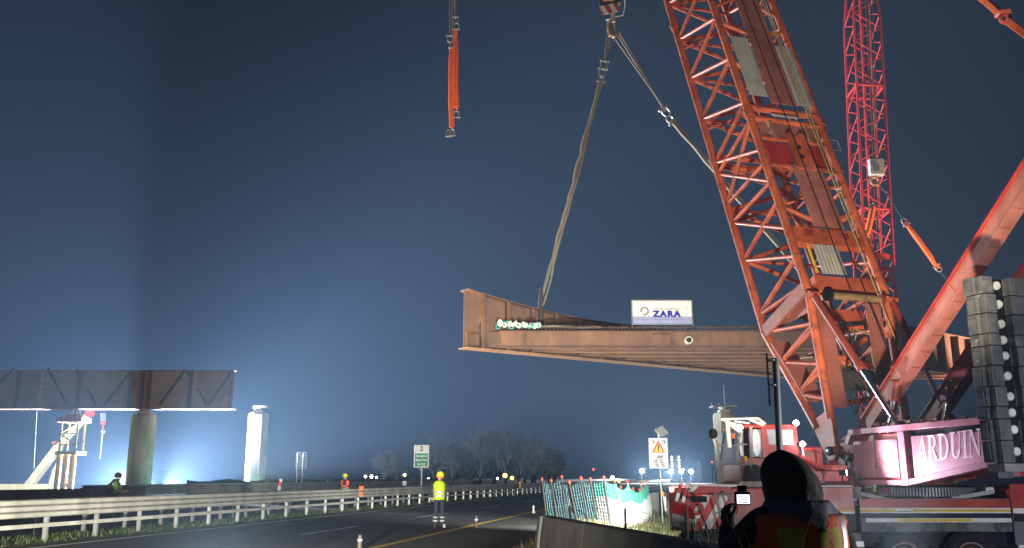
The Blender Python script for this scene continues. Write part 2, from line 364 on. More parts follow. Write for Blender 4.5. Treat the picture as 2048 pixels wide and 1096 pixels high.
# ------------------------------------------------------------------ ground
def axis_pts(segs):
    out = []
    for a, b, st in segs:
        n = max(1, round((b - a) / st)); out += [a + (b - a) * i / n for i in range(n)]
    out.append(segs[-1][1]); return out
gx = axis_pts([(-1600, -200, 200), (-200, -40, 20), (-40, -4, 4), (-4, 24, 0.7), (24, 60, 4), (60, 200, 20), (200, 1600, 200)])
gy = axis_pts([(-120, -10, 20), (-10, 10, 4), (10, 70, 0.9), (70, 110, 4), (110, 300, 20), (300, 2400, 210)])
g = MB(); nx = len(gx)
for y in gy:
    for x in gx:
        zz = ground_z(x, y) - 0.012
        o = x - XG(max(y, 0))
        if o > 13.8 and 12 < y < 70: zz += random.uniform(-0.05, 0.05)
        g.v.append(Vector((x, y, zz)))
for j in range(len(gy) - 1):
    for i in range(nx - 1):
        a = j * nx + i; g.f.append((a, a + 1, a + 1 + nx, a + nx)); g.m.append(0)
o = g.build('ground', 'soil', smooth=True); o['kind'] = 'structure'

def strip(off0, off1, y0, y1, z, step=3.0, mb=None):
    mb = mb or MB(); n = max(1, int((y1 - y0) / step)); ys = [y0 + (y1 - y0) * i / n for i in range(n + 1)]
    for a, b in zip(ys[:-1], ys[1:]):
        mb.quad((XG(a) + off0, a, z), (XG(a) + off1, a, z), (XG(b) + off1, b, z), (XG(b) + off0, b, z))
    return mb
road = strip(0.75, 13.0, -40, 420, 0.0).build('road', 'asphalt'); road['kind'] = 'structure'
road2 = strip(-13.5, -2.1, -40, 420, 0.0).build('opposite_road', 'asphalt'); road2['kind'] = 'structure'
strip(1.22, 1.42, -40, 300, 0.005).build('edge_line', 'paint_white', road)
strip(9.1, 9.33, -40, 300, 0.005).build('shoulder_line', 'paint_yellow', road)
for k in range(-2, 14):
    s = 26.8 + 11.4 * k; strip(5.42, 5.58, s, s + 4.6, 0.005, 1.6).build('lane_dash', 'paint_white', road)
# kerb strip under the barrier
o = MB()
strip(-2.0, 0.72, -40, 300, 0.012, 3.0, o); kerb = o.build('median', 'soil'); kerb['kind'] = 'structure'

# ------------------------------------------------------------------ guard rails
def wave_prof(h0, h1, waves, depth=0.085):
    pts = []
    for w in range(waves):
        for (t, d) in ((0.0, -.05), (.10, .05), (.22, .085), (.5, .10), (.78, .085), (.90, .05)): pts.append((d, h0 + (h1 - h0) * (w + t) / waves))
    pts.append((-.05, h1)); return pts
def rail_panel(y0, y1, off, prof, side):
    mb = MB(); n = 2; ys = [y0 + (y1 - y0) * i / n for i in range(n + 1)]; base = 0
    for y in ys:
        for (d, z) in prof: mb.v.append(Vector((XG(y) + off + side * d, y, z)))
    k = len(prof)
    for j in range(n):
        for i in range(k - 1): a = j * k + i; mb.f.append((a, a + 1, a + 1 + k, a + k)); mb.m.append(0)
    return mb
def guard_rail(off, y0, y1, prof, low, post_h, label, side=1, post_step=2.05, seg=4.1, lowz=(0.36, 0.46), post_mat='galv', mat='galv_matt', post_w=0.10, group=None):
    root = thing('guard_rail', label, 'guard rail', (XG(y0) + off, y0, 0), group)
    y = y0
    while y < y1:
        e = min(y + seg * (1 if y < 130 else 4), y1)
        o = rail_panel(y, e - 0.012, off, prof, side).build('rail_panel', mat, root)
        so = o.modifiers.new('solid', 'SOLIDIFY'); so.thickness = 0.012
        if low and y < 130:
            mb = MB(); mb.hexa([(XG(y) + off + side * 0.03, y, lowz[0]), (XG(y) + off + side * 0.10, y, lowz[0]), (XG(e) + off + side * 0.10, e, lowz[0]), (XG(e) + off + side * 0.03, e, lowz[0]),
                                (XG(y) + off + side * 0.03, y, lowz[1]), (XG(y) + off + side * 0.10, y, lowz[1]), (XG(e) + off + side * 0.10, e, lowz[1]), (XG(e) + off + side * 0.03, e, lowz[1])])
            mb.build('lower_rail', mat, root)
        y = e
    pm = MB(); pm.box((-0.05, -post_w / 2, -0.3), (0.05, post_w / 2, post_h)); me = pm.mesh('post', post_mat)
    y = y0 + 0.5
    while y < min(y1, 118):
        inst('post', me, (XG(y) + off - side * 0.045, y, 0), root); y += post_step
    # bolt heads at the joints
    bmx = MB(); bmx.lathe((0, 0, 0), (1, 0, 0), [(0.035, 0), (0.03, 0.03)], 8); bme = bmx.mesh('bolt', 'steel_grey')
    y = y0 + 0.5
    while y < min(y1, 60):
        zmid = (prof[0][1] + prof[-1][1]) / 2
        for zz in (zmid - 0.11, zmid + 0.11): inst('bolt', bme, (XG(y) + off + side * 0.03, y, zz), root)
        y += post_step
    return root
P3 = wave_prof(0.60, 1.06, 3)
gr1 = guard_rail(0.0, 17.5, 260, P3, True, 1.0, 'long three-wave steel guard rail with low rub rail along the white edge line')
gr2 = guard_rail(-1.75, 17.5, 240, wave_prof(0.58, 0.98, 3), False, 0.95, 'steel guard rail just behind the roadside rail, facing the far carriageway', -1, post_mat='steel_grey')
gr3 = guard_rail(-14.6, 47.5, 300, wave_prof(0.62, 1.22, 4), False, 1.15, 'pale steel barrier across the far carriageway, past the end of the concrete blocks', 1, 3.0, 6.0)
# orange reflectors on the near rail
for (Yr, z) in ((46.8, 0.92), (86.0, 0.92), (128.0, 0.92)):
    x = XG(Yr)
    r = thing('rail_reflector', {46.8: 'dark orange double reflector on the near rail, beside the worker in the orange vest', 86.0: 'bright orange double reflector on the near rail, right of the lime vest worker', 128.0: 'small orange reflector far along the near rail'}[Yr], 'reflector', (x + 0.1, Yr, z))
    s = 0.14 if Yr < 60 else 0.2
    for dz in (-0.15, 0.15):
        MB().box((x + 0.1, Yr - 0.02 - s, z + dz - s * 0.75), (x + 0.14, Yr + s, z + dz + s * 0.75)).build('lens', 'sling_orange' if Yr < 60 else 'sign_yellow', r)
        MB().box((x + 0.07 - 0.09, Yr - s - 0.05, z + dz - s * 0.75), (x + 0.20, Yr - s - 0.021, z + dz + s * 0.75)).build('lens', 'sling_orange' if Yr < 60 else 'sign_yellow', r)
# concrete blocks in the far carriageway
kk = 0
for k in range(7):
    y0 = 27.2 + k * 2.72; xc = lambda y: XG(y) - 10.6
    prof = [(-0.30, 0), (-0.30, 0.10), (-0.14, 0.38), (-0.10, 1.12), (0.10, 1.12), (0.14, 0.38), (0.30, 0.10), (0.30, 0)]
    mb = MB(); mb.prism([(xc(y0) + p[0], y0, p[1]) for p in prof], (xc(y0 + 2.69) - xc(y0), 2.69, 0))
    o = mb.build('concrete_barrier', 'concrete', loc=(xc(y0), y0, 0), bevel=0.015)
    tag(o, 'plain concrete barrier block in the row across the far carriageway', 'barrier', 'concrete barrier blocks')
# ------------------------------------------------------------------ end (part 1)
# ------------------------------------------------------------------ bridge piers
def pier(px_c, Y, w, top_py, label, sides, rot=0.0, squash=1.0, face=None):
    c = at(px_c, 950, Y); x, y = c.x, c.y; zt = at(px_c, top_py, Y).z
    root = thing('bridge_pier', label, 'pier', (x, y, 0), None)
    def ringp(rad, z):
        out = []
        for i in range(sides):
            a = 2 * math.pi * (i + 0.5) / sides + rot; p = Vector((math.cos(a) * rad, math.sin(a) * rad * squash, z)); out.append(Vector((x + p.x, y + p.y, z)))
        return out
    rad = w / 2
    zj = zt * 0.34
    for nm, z0, z1, rr in (('lower_lift', -1.2, zj - 0.01, rad), ('upper_lift', zj + 0.01, zt - 0.16, rad), ('lift_joint', zj - 0.02, zj + 0.02, rad - 0.02)):
        b = MB(); b.prism(ringp(rr, z0), (0, 0, z1 - z0)); b.build(nm, 'concrete', root, smooth=sides > 12)
    b = MB(); lo = ringp(rad, zt - 0.16); hi = ringp(rad - 0.10, zt); i0 = 0
    n = sides; b.v += lo + hi; b.f.append(tuple(range(n, 2 * n))); b.m.append(0)
    for k in range(n): b.f.append((k, (k + 1) % n, n + (k + 1) % n, n + k)); b.m.append(0)
    b.build('pier_cap', 'concrete', root)
    b = MB(); b.box((x - rad * 0.45, y - rad * 0.45, zt + 0.001), (x + rad * 0.45, y + rad * 0.45, zt + 0.22)); b.build('bearing_plinth', 'concrete', root)
    b = MB(); b.lathe((x, y, zt + 0.222), (0, 0, 1), [(rad * 0.32, 0), (rad * 0.32, 0.08), (rad * 0.5, 0.10), (rad * 0.5, 0.16)], 20); b.build('bearing', 'steel_grey', root)
    b = MB()
    for a in (0.3, 1.9, 3.6): b.tube([(x + rad * 1.005 * math.cos(a + math.pi), y + rad * squash * 1.005 * math.sin(a + math.pi), 0.2), (x + rad * 1.005 * math.cos(a + math.pi), y + rad * squash * 1.005 * math.sin(a + math.pi), 0.3)], 0.03, 6)
    return root, x, y, zt
YB = 70.0
p1, p1x, p1y, p1t = pier(278, YB, 1.84, 829, 'round concrete pier carrying the steel bridge girder', 40)
p2, p2x, p2y, p2t = pier(511, 78.0, 1.86, 826, 'bare concrete pier past the girder end, lit white on one face', 8, R(8), 0.95)
p3, p3x, p3y, p3t = pier(1454, 66.0, 1.66, 826, 'bare concrete pier behind the crane cab', 8, R(-6), 0.95)
b = MB(); b.box((p2x - 0.42, p2y - 0.5, p2t + 0.385), (p2x + 0.75, p2y + 0.5, p2t + 0.60)); b.build('bearing_plate', 'sign_white', p2, bevel=0.02)
b = MB(); b.box((p3x - 0.9, p3y - 0.7, p3t + 0.385), (p3x + 0.9, p3y + 0.7, p3t + 0.50)); b.build('bearing_plate', 'steel_grey', p3)
for sx in (-0.85, -0.3, 0.3, 0.85): bar('rail_stub', (p3x + sx, p3y, p3t + 0.4), (p3x + sx, p3y, p3t + 0.75), 0.03, 'steel_grey', p3, 6)
bar('antenna', (p3x + 0.1, p3y, p3t + 0.5), (p3x + 0.1, p3y, p3t + 2.0), 0.025, 'steel_grey', p3, 6)

# ------------------------------------------------------------------ standing bridge girder (left)
zb = p1t + 0.39; zt2 = at(278, 741, YB).z; xe = at(465, 800, YB).x; xs = -62.0
bg = thing('bridge_girder', 'long weathered steel I-girder resting on the round concrete pier', 'bridge girder', (xs, YB, zb))
MB().box((xs, YB - 0.02, zb + 0.05), (xe, YB + 0.02, zt2 - 0.04)).build('web', 'corten_old', bg)
MB().box((xs, YB - 0.45, zb), (xe + 0.22, YB + 0.45, zb + 0.049)).build('bottom_flange', 'corten_old', bg)
MB().box((xs, YB - 0.40, zt2 - 0.039), (xe + 0.05, YB + 0.40, zt2)).build('top_flange', 'corten_old', bg)
px2x = lambda px: at(px, 780, YB).x
for px, w in ((40, .05), (162, .05), (264, .05), (276, .05), (289, .05), (302, .05), (384, .05), (463, .04), (-80, .05), (-200, .05), (-320, .05)):
    x = px2x(px); st_ = MB().box((x - w / 2, YB - 0.38, zb + 0.05), (x + w / 2, YB - 0.022, zt2 - 0.04)).build('stiffener', 'corten_old', bg)
    if px not in (463,): MB().box((x - w / 2 - 0.10, YB - 0.40, zb + 0.06), (x + w / 2 + 0.10, YB - 0.381, zt2 - 0.05)).build('stiffener_flange', 'corten_shade' if px in (40, 162, 264, 289, 302, 384) else 'corten_old', st_)  # flanges in view darkened as if in shade
def zz(py): return at(278, py, YB).z
for (a, c) in (((0, 764), (24, 737)), ((92, 737), (138, 810)), ((176, 776), (195, 810)), ((213, 809), (260, 743)), ((322, 810), (367, 742)), ((396, 776), (416, 810)), ((420, 810), (462, 742)), ((150, 738), (158, 752)), ((371, 742), (381, 756))):
    MB().beam((px2x(a[0]), YB - 0.10, zz(a[1])), (px2x(c[0]), YB - 0.10, zz(c[1])), 0.14, 0.16, (0, 1, 0)).build('brace', 'corten_shade', bg)  # dark colour stands in for shade on the diagonals
x = px2x(82)
MB().box((x - 0.05, YB - 0.05, zb + 0.3), (x + 0.05, YB - 0.021, zt2 - 0.1)).build('splice_weld', 'concrete', bg)
for k in range(6):
    z = zb + 0.42 + k * 0.46; MB().prism([(x - 0.24, YB - 0.06, z), (x, YB - 0.06, z - 0.10), (x + 0.24, YB - 0.06, z), (x, YB - 0.06, z + 0.10)], (0, 0.03, 0)).build('splice_lug', 'concrete', bg)

# ------------------------------------------------------------------ shoring tower and yellow telescopic crane
YT = 70.9
tw = at(143, 960, YT); tz = lambda py: at(143, py, YT).z; tx = lambda px: at(px, 900, YT).x
sh = thing('shoring_tower', 'slim steel shoring tower with yellow feet under the standing girder', 'tower', (tw.x, YT, 0))
x0, x1 = tx(126), tx(158)
for x in (x0, x1):
    for dy in (-0.6, 0.6): bar('leg', (x, YT + dy, tz(905)), (x, YT + dy, tz(836)), 0.075, 'crane_yellow', sh, 8)
for z in (tz(904), tz(890), tz(868), tz(845)): bar('tie', (x0, YT - 0.6, z), (x1, YT - 0.6, z), 0.05, 'crane_yellow', sh, 8)
bar('diagonal', (x0, YT - 0.6, tz(866)), (x1, YT - 0.6, tz(848)), 0.05, 'crane_yellow', sh, 8)
bar('diagonal', (x0, YT - 0.6, tz(870)), (x1, YT - 0.6, tz(889)), 0.05, 'crane_yellow', sh, 8)
MB().box((x0 - 0.35, YT - 0.85, tz(845)), (x1 + 0.35, YT + 0.85, tz(836))).build('head_beam', 'corten_old', sh)
MB().box((x0 + 0.1, YT - 0.3, tz(836)), (x1 - 0.1, YT + 0.3, tz(829))).build('jack_beam', 'corten_old', sh)
for px in (139, 146, 152): bar('jack', (tx(px), YT, tz(829)), (tx(px), YT, zb - 0.02), 0.10, 'steel_grey', sh, 10)
for px in (127, 141, 155): bar('foot_column', (tx(px), YT - 0.5, 0), (tx(px), YT - 0.5, tz(906)), 0.19, 'yellow', sh, 14)
MB().box((x0 - 0.2, YT - 0.8, tz(910)), (x1 + 0.2, YT + 0.8, tz(903))).build('foot_beam', 'crane_yellow', sh)
bar('diagonal', (tx(136), YT - 0.75, tz(912)), (tx(150), YT - 0.75, tz(975)), 0.05, 'corten_old', sh, 8)
YC = 98.0
yc = thing('telescopic_crane', 'pale yellow telescopic crane arm raised behind the shoring tower, red head sheave', 'crane', (at(52, 970, YC).x, YC, 0))
A0, A1, A2 = at(48, 984, YC), at(118, 893, YC), at(180, 826, YC)
MB().beam(A0, A1, 0.7, 1.0, (0, 1, 0)).build('arm_base', 'crane_yellow', yc, bevel=0.03)
MB().beam(A1 - (A2 - A1).normalized() * 0.5, A2, 0.5, 0.74, (0, 1, 0)).build('arm_extension', 'crane_yellow', yc, bevel=0.03)
MB().lathe((A2.x, YC - 0.42, A2.z), (0, 1, 0), [(0.40, 0), (0.46, 0.1), (0.46, 0.74), (0.40, 0.84)], 24).build('head_sheave', 'machine_red', yc, smooth=True)
bar('cylinder', at(97, 985, YC - 0.1), at(110, 937, YC - 0.1), 0.26, 'crane_yellow', yc, 14); bar('piston', at(110, 937, YC - 0.1), at(119, 912, YC - 0.1), 0.12, 'sign_white', yc, 12)
bar('lug', at(104, 886, YC - 0.45), at(112, 884, YC - 0.45), 0.16, 'boom_red_dark', yc, 8)
MB().box((A0.x - 3.4, YC - 1.3, 0.05), (A0.x + 3.0, YC + 1.3, 0.95)).build('carrier', 'crane_yellow', yc, bevel=0.05)
bar('drop_line', at(74, 822, YC - 0.6), at(68, 936, YC - 0.6), 0.022, 'sign_white', yc, 6)
hk = thing('hook_block', 'small red hook block with a white line under the standing girder', 'hook block', tuple(at(206, 848, YC)))
hb = at(206, 846, YC)
MB().lathe((hb.x, YC - 0.15, hb.z), (0, 1, 0), [(0.20, 0), (0.26, 0.06), (0.26, 0.24), (0.20, 0.30)], 20).build('sheave', 'machine_red', hk, smooth=True)
b = MB(); b.ring(at(206, 863, YC), (0, 1, 0), 0.16, 0.05, 14, 8, 0.4, 5.2); b.build('hook', 'sign_white', hk, smooth=True)
bar('shank', at(206, 852, YC), at(206, 859, YC), 0.10, 'machine_red', hk, 10)
for dx in (-4, 0, 4): bar('hoist_rope', at(206 + dx, 826, YC), at(206 + dx, 842, YC), 0.018, 'sign_white', hk, 5)
bar('line', at(205, 868, YC), at(200, 917, YC), 0.045, 'sign_white', hk, 6)

# ------------------------------------------------------------------ hanging deck section
ZB = 7.93; GD = Vector((0.828, 0.5605, 0)).normalized(); GN = Vector((-GD.y, GD.x, 0))
L0 = Vector((-2.45, 44.95, 0)); R0 = Vector((16.0, 48.75, 0))
XL = lambda Y: L0.x + (Y - L0.y) * GD.x / GD.y
XR = lambda Y: R0.x + (Y - R0.y) * GD.x / GD.y
dk = thing('hanging_bridge_deck', 'rusty steel bridge deck section hanging from the hook on slings', 'bridge deck', (7, 50, ZB))
def ht_l(s): return 2.12 + 0.86 * max(0, 1 - s / 8.6) ** 1.6
def main_girder(O, S, hfun, face, nst, first=0.95):
    b = MB(); n = 16
    ss = [S * (i / n) ** 1.3 for i in range(n + 1)]
    for i in range(n):
        a, c = ss[i], ss[i + 1]; pa, pc = O + GD * a, O + GD * c
        b.hexa([pa - GN * .015 + Vector((0, 0, ZB + .05)), pc - GN * .015 + Vector((0, 0, ZB + .05)), pc + GN * .015 + Vector((0, 0, ZB + .05)), pa + GN * .015 + Vector((0, 0, ZB + .05)),
                pa - GN * .015 + Vector((0, 0, ZB + hfun(a))), pc - GN * .015 + Vector((0, 0, ZB + hfun(c))), pc + GN * .015 + Vector((0, 0, ZB + hfun(c))), pa + GN * .015 + Vector((0, 0, ZB + hfun(a)))])
    b.build('web', 'corten', dk)
    b = MB(); b.frame_box(O - GD * 0.02, GD, GN, Vector((0, 0, 1)), (0, -.45, ZB), (S, .45, ZB + .048)); b.build('bottom_flange', 'corten_edge', dk)
    b = MB()
    for i in range(n):
        a, c = ss[i], ss[i + 1]; pa, pc = O + GD * a, O + GD * c; w = .40
        za, zc = ZB + hfun(a) + .002, ZB + hfun(c) + .002
        b.hexa([pa - GN * w + Vector((0, 0, za)), pc - GN * w + Vector((0, 0, zc)), pc + GN * w + Vector((0, 0, zc)), pa + GN * w + Vector((0, 0, za)),
                pa - GN * w + Vector((0, 0, za + .04)), pc - GN * w + Vector((0, 0, zc + .04)), pc + GN * w + Vector((0, 0, zc + .04)), pa + GN * w + Vector((0, 0, za + .04))])
    b.build('top_flange', 'corten', dk)
    for k in range(nst):
        s = first + k * 1.56
        if s > S - 0.1: break
        for sd in (1, -1):
            b = MB(); b.frame_box(O + GD * s, GD, GN * sd, Vector((0, 0, 1)), (-.012, .017, ZB + .05), (.012, .36, ZB + hfun(s))); st_ = b.build('stiffener', 'corten', dk)
        b = MB(); b.frame_box(O + GD * s, GD, -GN, Vector((0, 0, 1)), (-.11, .362, ZB + .06), (.11, .38, ZB + hfun(s) - .03)); b.build('stiffener_flange', 'corten', st_)
    # bolted foot bracket near the end
main_girder(L0, 29.5, ht_l, -1, 13)
main_girder(R0, 20.0, lambda s: 2.75 - 0.022 * s, -1, 12, 0.7)
# cross beams
n_cb = 10
for k in range(n_cb):
    Y = 45.75 + 1.62 * k; xl, xr = XL(Y) + .03, (XR(Y) - .03 if Y > 48.8 else 16.05)
    if k == 0: z0, z1 = ZB + .12, 8.90
    else: z0, z1 = ZB + .12, ZB + .62
    MB().box((xl, Y - .012, z0 + .03), (xr, Y + .012, z1)).build('cross_beam_web', 'corten', dk)
    MB().box((xl + .4, Y - .16, z0), (xr, Y + .16, z0 + .029)).build('cross_beam_flange', 'corten_edge' if k else 'corten', dk)
    if k == 0:
        MB().box((xl + .6, Y - .20, z1 + .001), (xr, Y + .10, z1 + .03)).build('edge_angle', 'corten', dk)
        for xx in (0.55, 8.1): MB().box((xx, Y - .12, z0 + .03), (xx + .03, Y - .0125, z1 - .1)).build('joint_plate', 'corten', dk)
        MB().box((7.2, Y - .15, z1 - .16), (8.1, Y - .0125, z1 - .12)).build('bracket', 'corten', dk)
        b = MB(); b.lathe((9.0, Y - .38, 8.42), (0, 1, 0), [(.19, 0), (.19, .36)], 20); o = b.build('drain_pipe', 'sign_white', dk, smooth=True)
        b = MB(); b.lathe((9.0, Y - .39, 8.42), (0, 1, 0), [(.14, 0), (.14, .005)], 16); b.build('drain_bore', 'sign_black', dk)
# deck pan
b = MB()
for k in range(n_cb - 1):
    Ya, Yb = 45.76 + 1.62 * k, 45.76 + 1.62 * (k + 1)
    b.hexa([(XL(Ya) + .05, Ya, ZB + .63), (XR(Ya) - .05 if Ya > 48.8 else 16, Ya, ZB + .63), (XR(Yb) - .05 if Yb > 48.8 else 16, Yb, ZB + .63), (XL(Yb) + .05, Yb, ZB + .63),
            (XL(Ya) + .05, Ya, ZB + .66), (XR(Ya) - .05 if Ya > 48.8 else 16, Ya, ZB + .66), (XR(Yb) - .05 if Yb > 48.8 else 16, Yb, ZB + .66), (XL(Yb) + .05, Yb, ZB + .66)])
b.build('deck_pan', 'corten', dk)
MB().beam((16.04, 45.9, 8.5), (R0.x + .1, R0.y, 8.5), .03, .8).build('end_diaphragm', 'corten', dk)
# reinforcement loops standing on the edge beam
sb = MB(); sb.tube([(0, 0, 0), (0, 0, .24), (.09, 0, .27), (.10, .35, .27), (.10, .35, 0)], .022, 5); sme = sb.mesh('rebar_loop', 'corten')
x = -0.1
while x < 15.9:
    inst('rebar_loop', sme, (x, 45.85, 8.93), dk, random.uniform(-.25, .25), (1, 1, random.uniform(.75, 1.1))); x += 0.205
for dy in (0.02, 0.30): bar('rebar_line', (-0.2, 45.85 + dy, 9.165), (15.9, 45.85 + dy, 9.165), .014, 'corten', dk, 5)
# near-end connection bracket on the left girder web
MB().frame_box(L0 + GD * 0.12, GD, -GN, Vector((0, 0, 1)), (0, .017, ZB + .78), (1.0, .16, ZB + .82)).build('bracket', 'corten', dk)
MB().frame_box(L0 + GD * 0.10, GD, -GN, Vector((0, 0, 1)), (0, .017, ZB + .06), (.03, .20, ZB + .80)).build('bracket', 'corten', dk)
# banner on the deck
bn = thing('company_banner', 'white and blue banner reading ZARA standing on the hanging deck', 'banner', (7.77, 46.0, 9.2))
bx0, bx1, bz0, bz1, bY = 6.26, 9.32, 9.36, 10.56, 45.98
tilt = 0.0
pn = MB().box((bx0, bY, bz0 + .38), (bx1, bY + .03, bz1)).build('panel', 'banner_white', bn)
MB().box((bx0, bY, bz0), (bx1, bY + .03, bz0 + .379)).build('lower_band', 'banner_blue', bn)
for (a, c) in (((bx0 - .04, bz0 - .2), (bx0 - .04, bz1 + .04)), ((bx1 + .04, bz0 - .2), (bx1 + .04, bz1 + .04)), ((bx0 - .04, bz1 + .04), (bx1 + .04, bz1 + .04)), ((bx0 - .04, bz0 - .03), (bx1 + .04, bz0 - .03))):
    bar('frame_bar', (a[0], bY + .02, a[1]), (c[0], bY + .02, c[1]), .03, 'steel_grey', bn, 6)
X1, Z1 = Vector((1, 0, 0)), Vector((0, 0, 1))
put_text('lettering', text_mesh('ZARA', .43, 'logo_blue', .004, .028, space=1.22), (8.02, bY - .006, bz0 + .50), X1, Z1, pn, 1.12)
put_text('small_lettering', text_mesh('CARPENTERIA  METALMECCANICA', .105, 'logo_olive', .003, .004), (8.0, bY - .006, bz0 + .77), X1, Z1, pn, .80)
b = MB(); gc = Vector((6.88, bY - .004, bz0 + .66))
for i in range(22):
    a0, a1 = R(200) + R(-310) * i / 22, R(200) + R(-310) * (i + 1) / 22
    q = lambda a, r: gc + Vector((math.cos(a) * r, 0, math.sin(a) * r))
    ro = .235 if i % 2 else .21
    b.prism([q(a0, .15), q(a1, .15), q(a1, ro), q(a0, ro)], (0, .003, 0))
b.build('gear_emblem', 'logo_grey', pn)
b = MB()
for i in range(16):
    x = bx0 + .1 + i * .18; h = random.uniform(.03, .16)
    if not 7.2 < x < 9.0: b.box((x, bY - .003, bz0 + .38), (x + .02, bY - .001, bz0 + .38 + h))
b.box((bx0 + .2, bY - .003, bz0 + .20), (bx1 - .5, bY - .001, bz0 + .215)); b.build('skyline_print', 'logo_grey', pn)
b = MB(); b.ring((9.06, bY - .004, bz0 + .80), (0, 1, 0), .025, .012, 10, 4); b.build('mark', 'logo_grey', pn)

# ------------------------------------------------------------------ main hook block and slings carrying the deck
YH = 50.0
H = at(1225, 72, YH)
hb = thing('main_hook_block', 'big hook block with red and white hazard plates above the hanging deck', 'hook block', tuple(H))
c0 = at(1223, 17, YH)
b = MB(); b.prism([at(1199, 12, YH - .3), at(1241, 4, YH - .3), at(1239, 22, YH - .3), at(1204, 30, YH - .3)], (0, .04, 0)); b.build('hazard_plate', 'chevron_block', hb)
b = MB(); b.prism([at(1198, -40, YH - .25), at(1240, -44, YH - .25), at(1241, 5, YH - .25), at(1200, 12, YH - .25)], (0, .5, 0)); b.build('sheave_housing', 'sign_black', hb)
b = MB(); b.box(tuple(at(1205, 2, YH - .28)), tuple(at(1228, -6, YH - .26))); b.build('yellow_plate', 'yellow', hb)
bar('shank', at(1226, 24, YH), at(1227, 44, YH), .13, 'hook_bronze', hb, 14)
b = MB(); b.tube([at(1217, 40, YH), at(1217, 58, YH), at(1221, 70, YH), at(1229, 74, YH), at(1234, 66, YH), at(1230, 48, YH)], [.09, .12, .16, .17, .13, .09], 12); b.build('hook', 'hook_bronze', hb, smooth=True)
b = MB(); b.tube([at(1229, 34, YH - .2), at(1246, 31, YH - .2), at(1250, 14, YH - .2), at(1250, 0, YH - .2), at(1243, -20, YH - .2)], .03, 6); b.build('guard_bar', 'sign_white', hb)
bar('guard_stub', at(1213, 40, YH - .2), at(1220, 38, YH - .2), .05, 'sign_white', hb, 8)
for dx in (-12, -4, 6, 14): bar('hoist_rope', at(1221 + dx, -40, YH), at(1221 + dx, -160, YH), .025, 'rope', hb, 6)
def shackle(parent, c, axis, s=1.0, mat='galv'):
    axis = Vector(axis).normalized(); side = axis.cross(Vector((0, 1, 0))).normalized(); c = Vector(c)
    pts = []
    for i in range(9):
        a = math.pi * i / 8; pts.append(c + side * math.cos(a) * .16 * s - axis * math.sin(a) * .20 * s)
    pts = [c + side * .13 * s + axis * .22 * s] + pts + [c - side * .13 * s + axis * .22 * s]
    b = MB(); b.tube(pts, .045 * s, 8); o = b.build('shackle', mat, parent, smooth=True)
    bar('shackle_pin', c + side * .24 * s + axis * .22 * s, c - side * .24 * s + axis * .22 * s, .055 * s, mat, parent, 8)
def wavy(p0, p1, amp, n=14, seed=0):
    rr = random.Random(seed); p0, p1 = Vector(p0), Vector(p1); d = (p1 - p0).normalized(); s = d.cross(Vector((0, 1, 0))).normalized(); out = []
    for i in range(n + 1):
        t = i / n; out.append(p0 + (p1 - p0) * t + s * (rr.uniform(-amp, amp) if 0 < i < n else 0))
    return out
s1 = thing('lifting_sling', 'steep lifting sling with chained shackles from hook to the open end of the deck', 'sling', tuple(H))
j1, j2 = at(1209, 122, YH - .4), at(1203, 158, YH - .5); E1 = Vector((1.55, 47.6, 9.2))
for a in (1215, 1222, 1231): b = MB(); b.tube([at(a, 72, YH), j1], .045, 8); b.build('upper_leg', 'rope', s1, smooth=True)
d1 = (j2 - j1).normalized()
shackle(s1, at(1208, 130, YH - .4), -d1, 1.2); shackle(s1, at(1205, 146, YH - .45), -d1, 1.25); shackle(s1, at(1203, 156, YH - .5), d1, 1.1)
mid = at(1120, 440, YH - 1.2)
b = MB(); b.tube(wavy(j2, E1 + Vector((0, 0, 1.7)), .06, 22, 3), [.10] * 10 + [.085] * 13, 10); b.build('lower_leg', 'rope', s1, smooth=True)
b = MB(); b.tube(wavy(j2 + Vector((.12, -.05, 0)), E1 + Vector((.12, -.1, 1.4)), .05, 18, 4), .06, 8); b.build('lower_leg', 'rope', s1, smooth=True)
b = MB(); b.tube([E1 + Vector((.02, 0, 2.4)), E1 + Vector((0, 0, 1.2)), E1 + Vector((-.05, 0, -.2))], [.10, .17, .12], 10); b.build('protective_sleeve', 'rope_dark', s1, smooth=True)
b = MB(); b.ring(E1 + Vector((.16, -.2, .15)), (1, .3, 0), .25, .05, 16, 6); b.build('eye', 'galv', s1)
s2 = thing('lifting_sling', 'slanting lifting sling running from hook to behind the red boom', 'sling', tuple(H))
E2 = Vector((20.4, 52.0, 9.1)); k1 = at(1331, 222, YH + .3); k2 = at(1335, 232, YH + .3)
for a in ((1233, 66), (1237, 62), (1229, 76)): b = MB(); b.tube([at(a[0], a[1], YH), k1 + Vector((random.uniform(-.06, .06), 0, 0))], .045, 8); b.build('upper_leg', 'rope', s2, smooth=True)
d2 = (E2 - H).normalized(); shackle(s2, k1 + d2 * .1, -d2, 1.4); shackle(s2, k2 + d2 * .25, d2, 1.2)
b = MB(); b.tube(wavy(k2 + d2 * .3, E2, .04, 16, 8), .10, 10); b.build('lower_leg', 'rope', s2, smooth=True)
b = MB(); b.tube(wavy(k2 + d2 * .3 + Vector((.14, 0, .06)), E2 + Vector((.16, 0, .06)), .03, 12, 9), .06, 8); b.build('lower_leg', 'rope', s2, smooth=True)
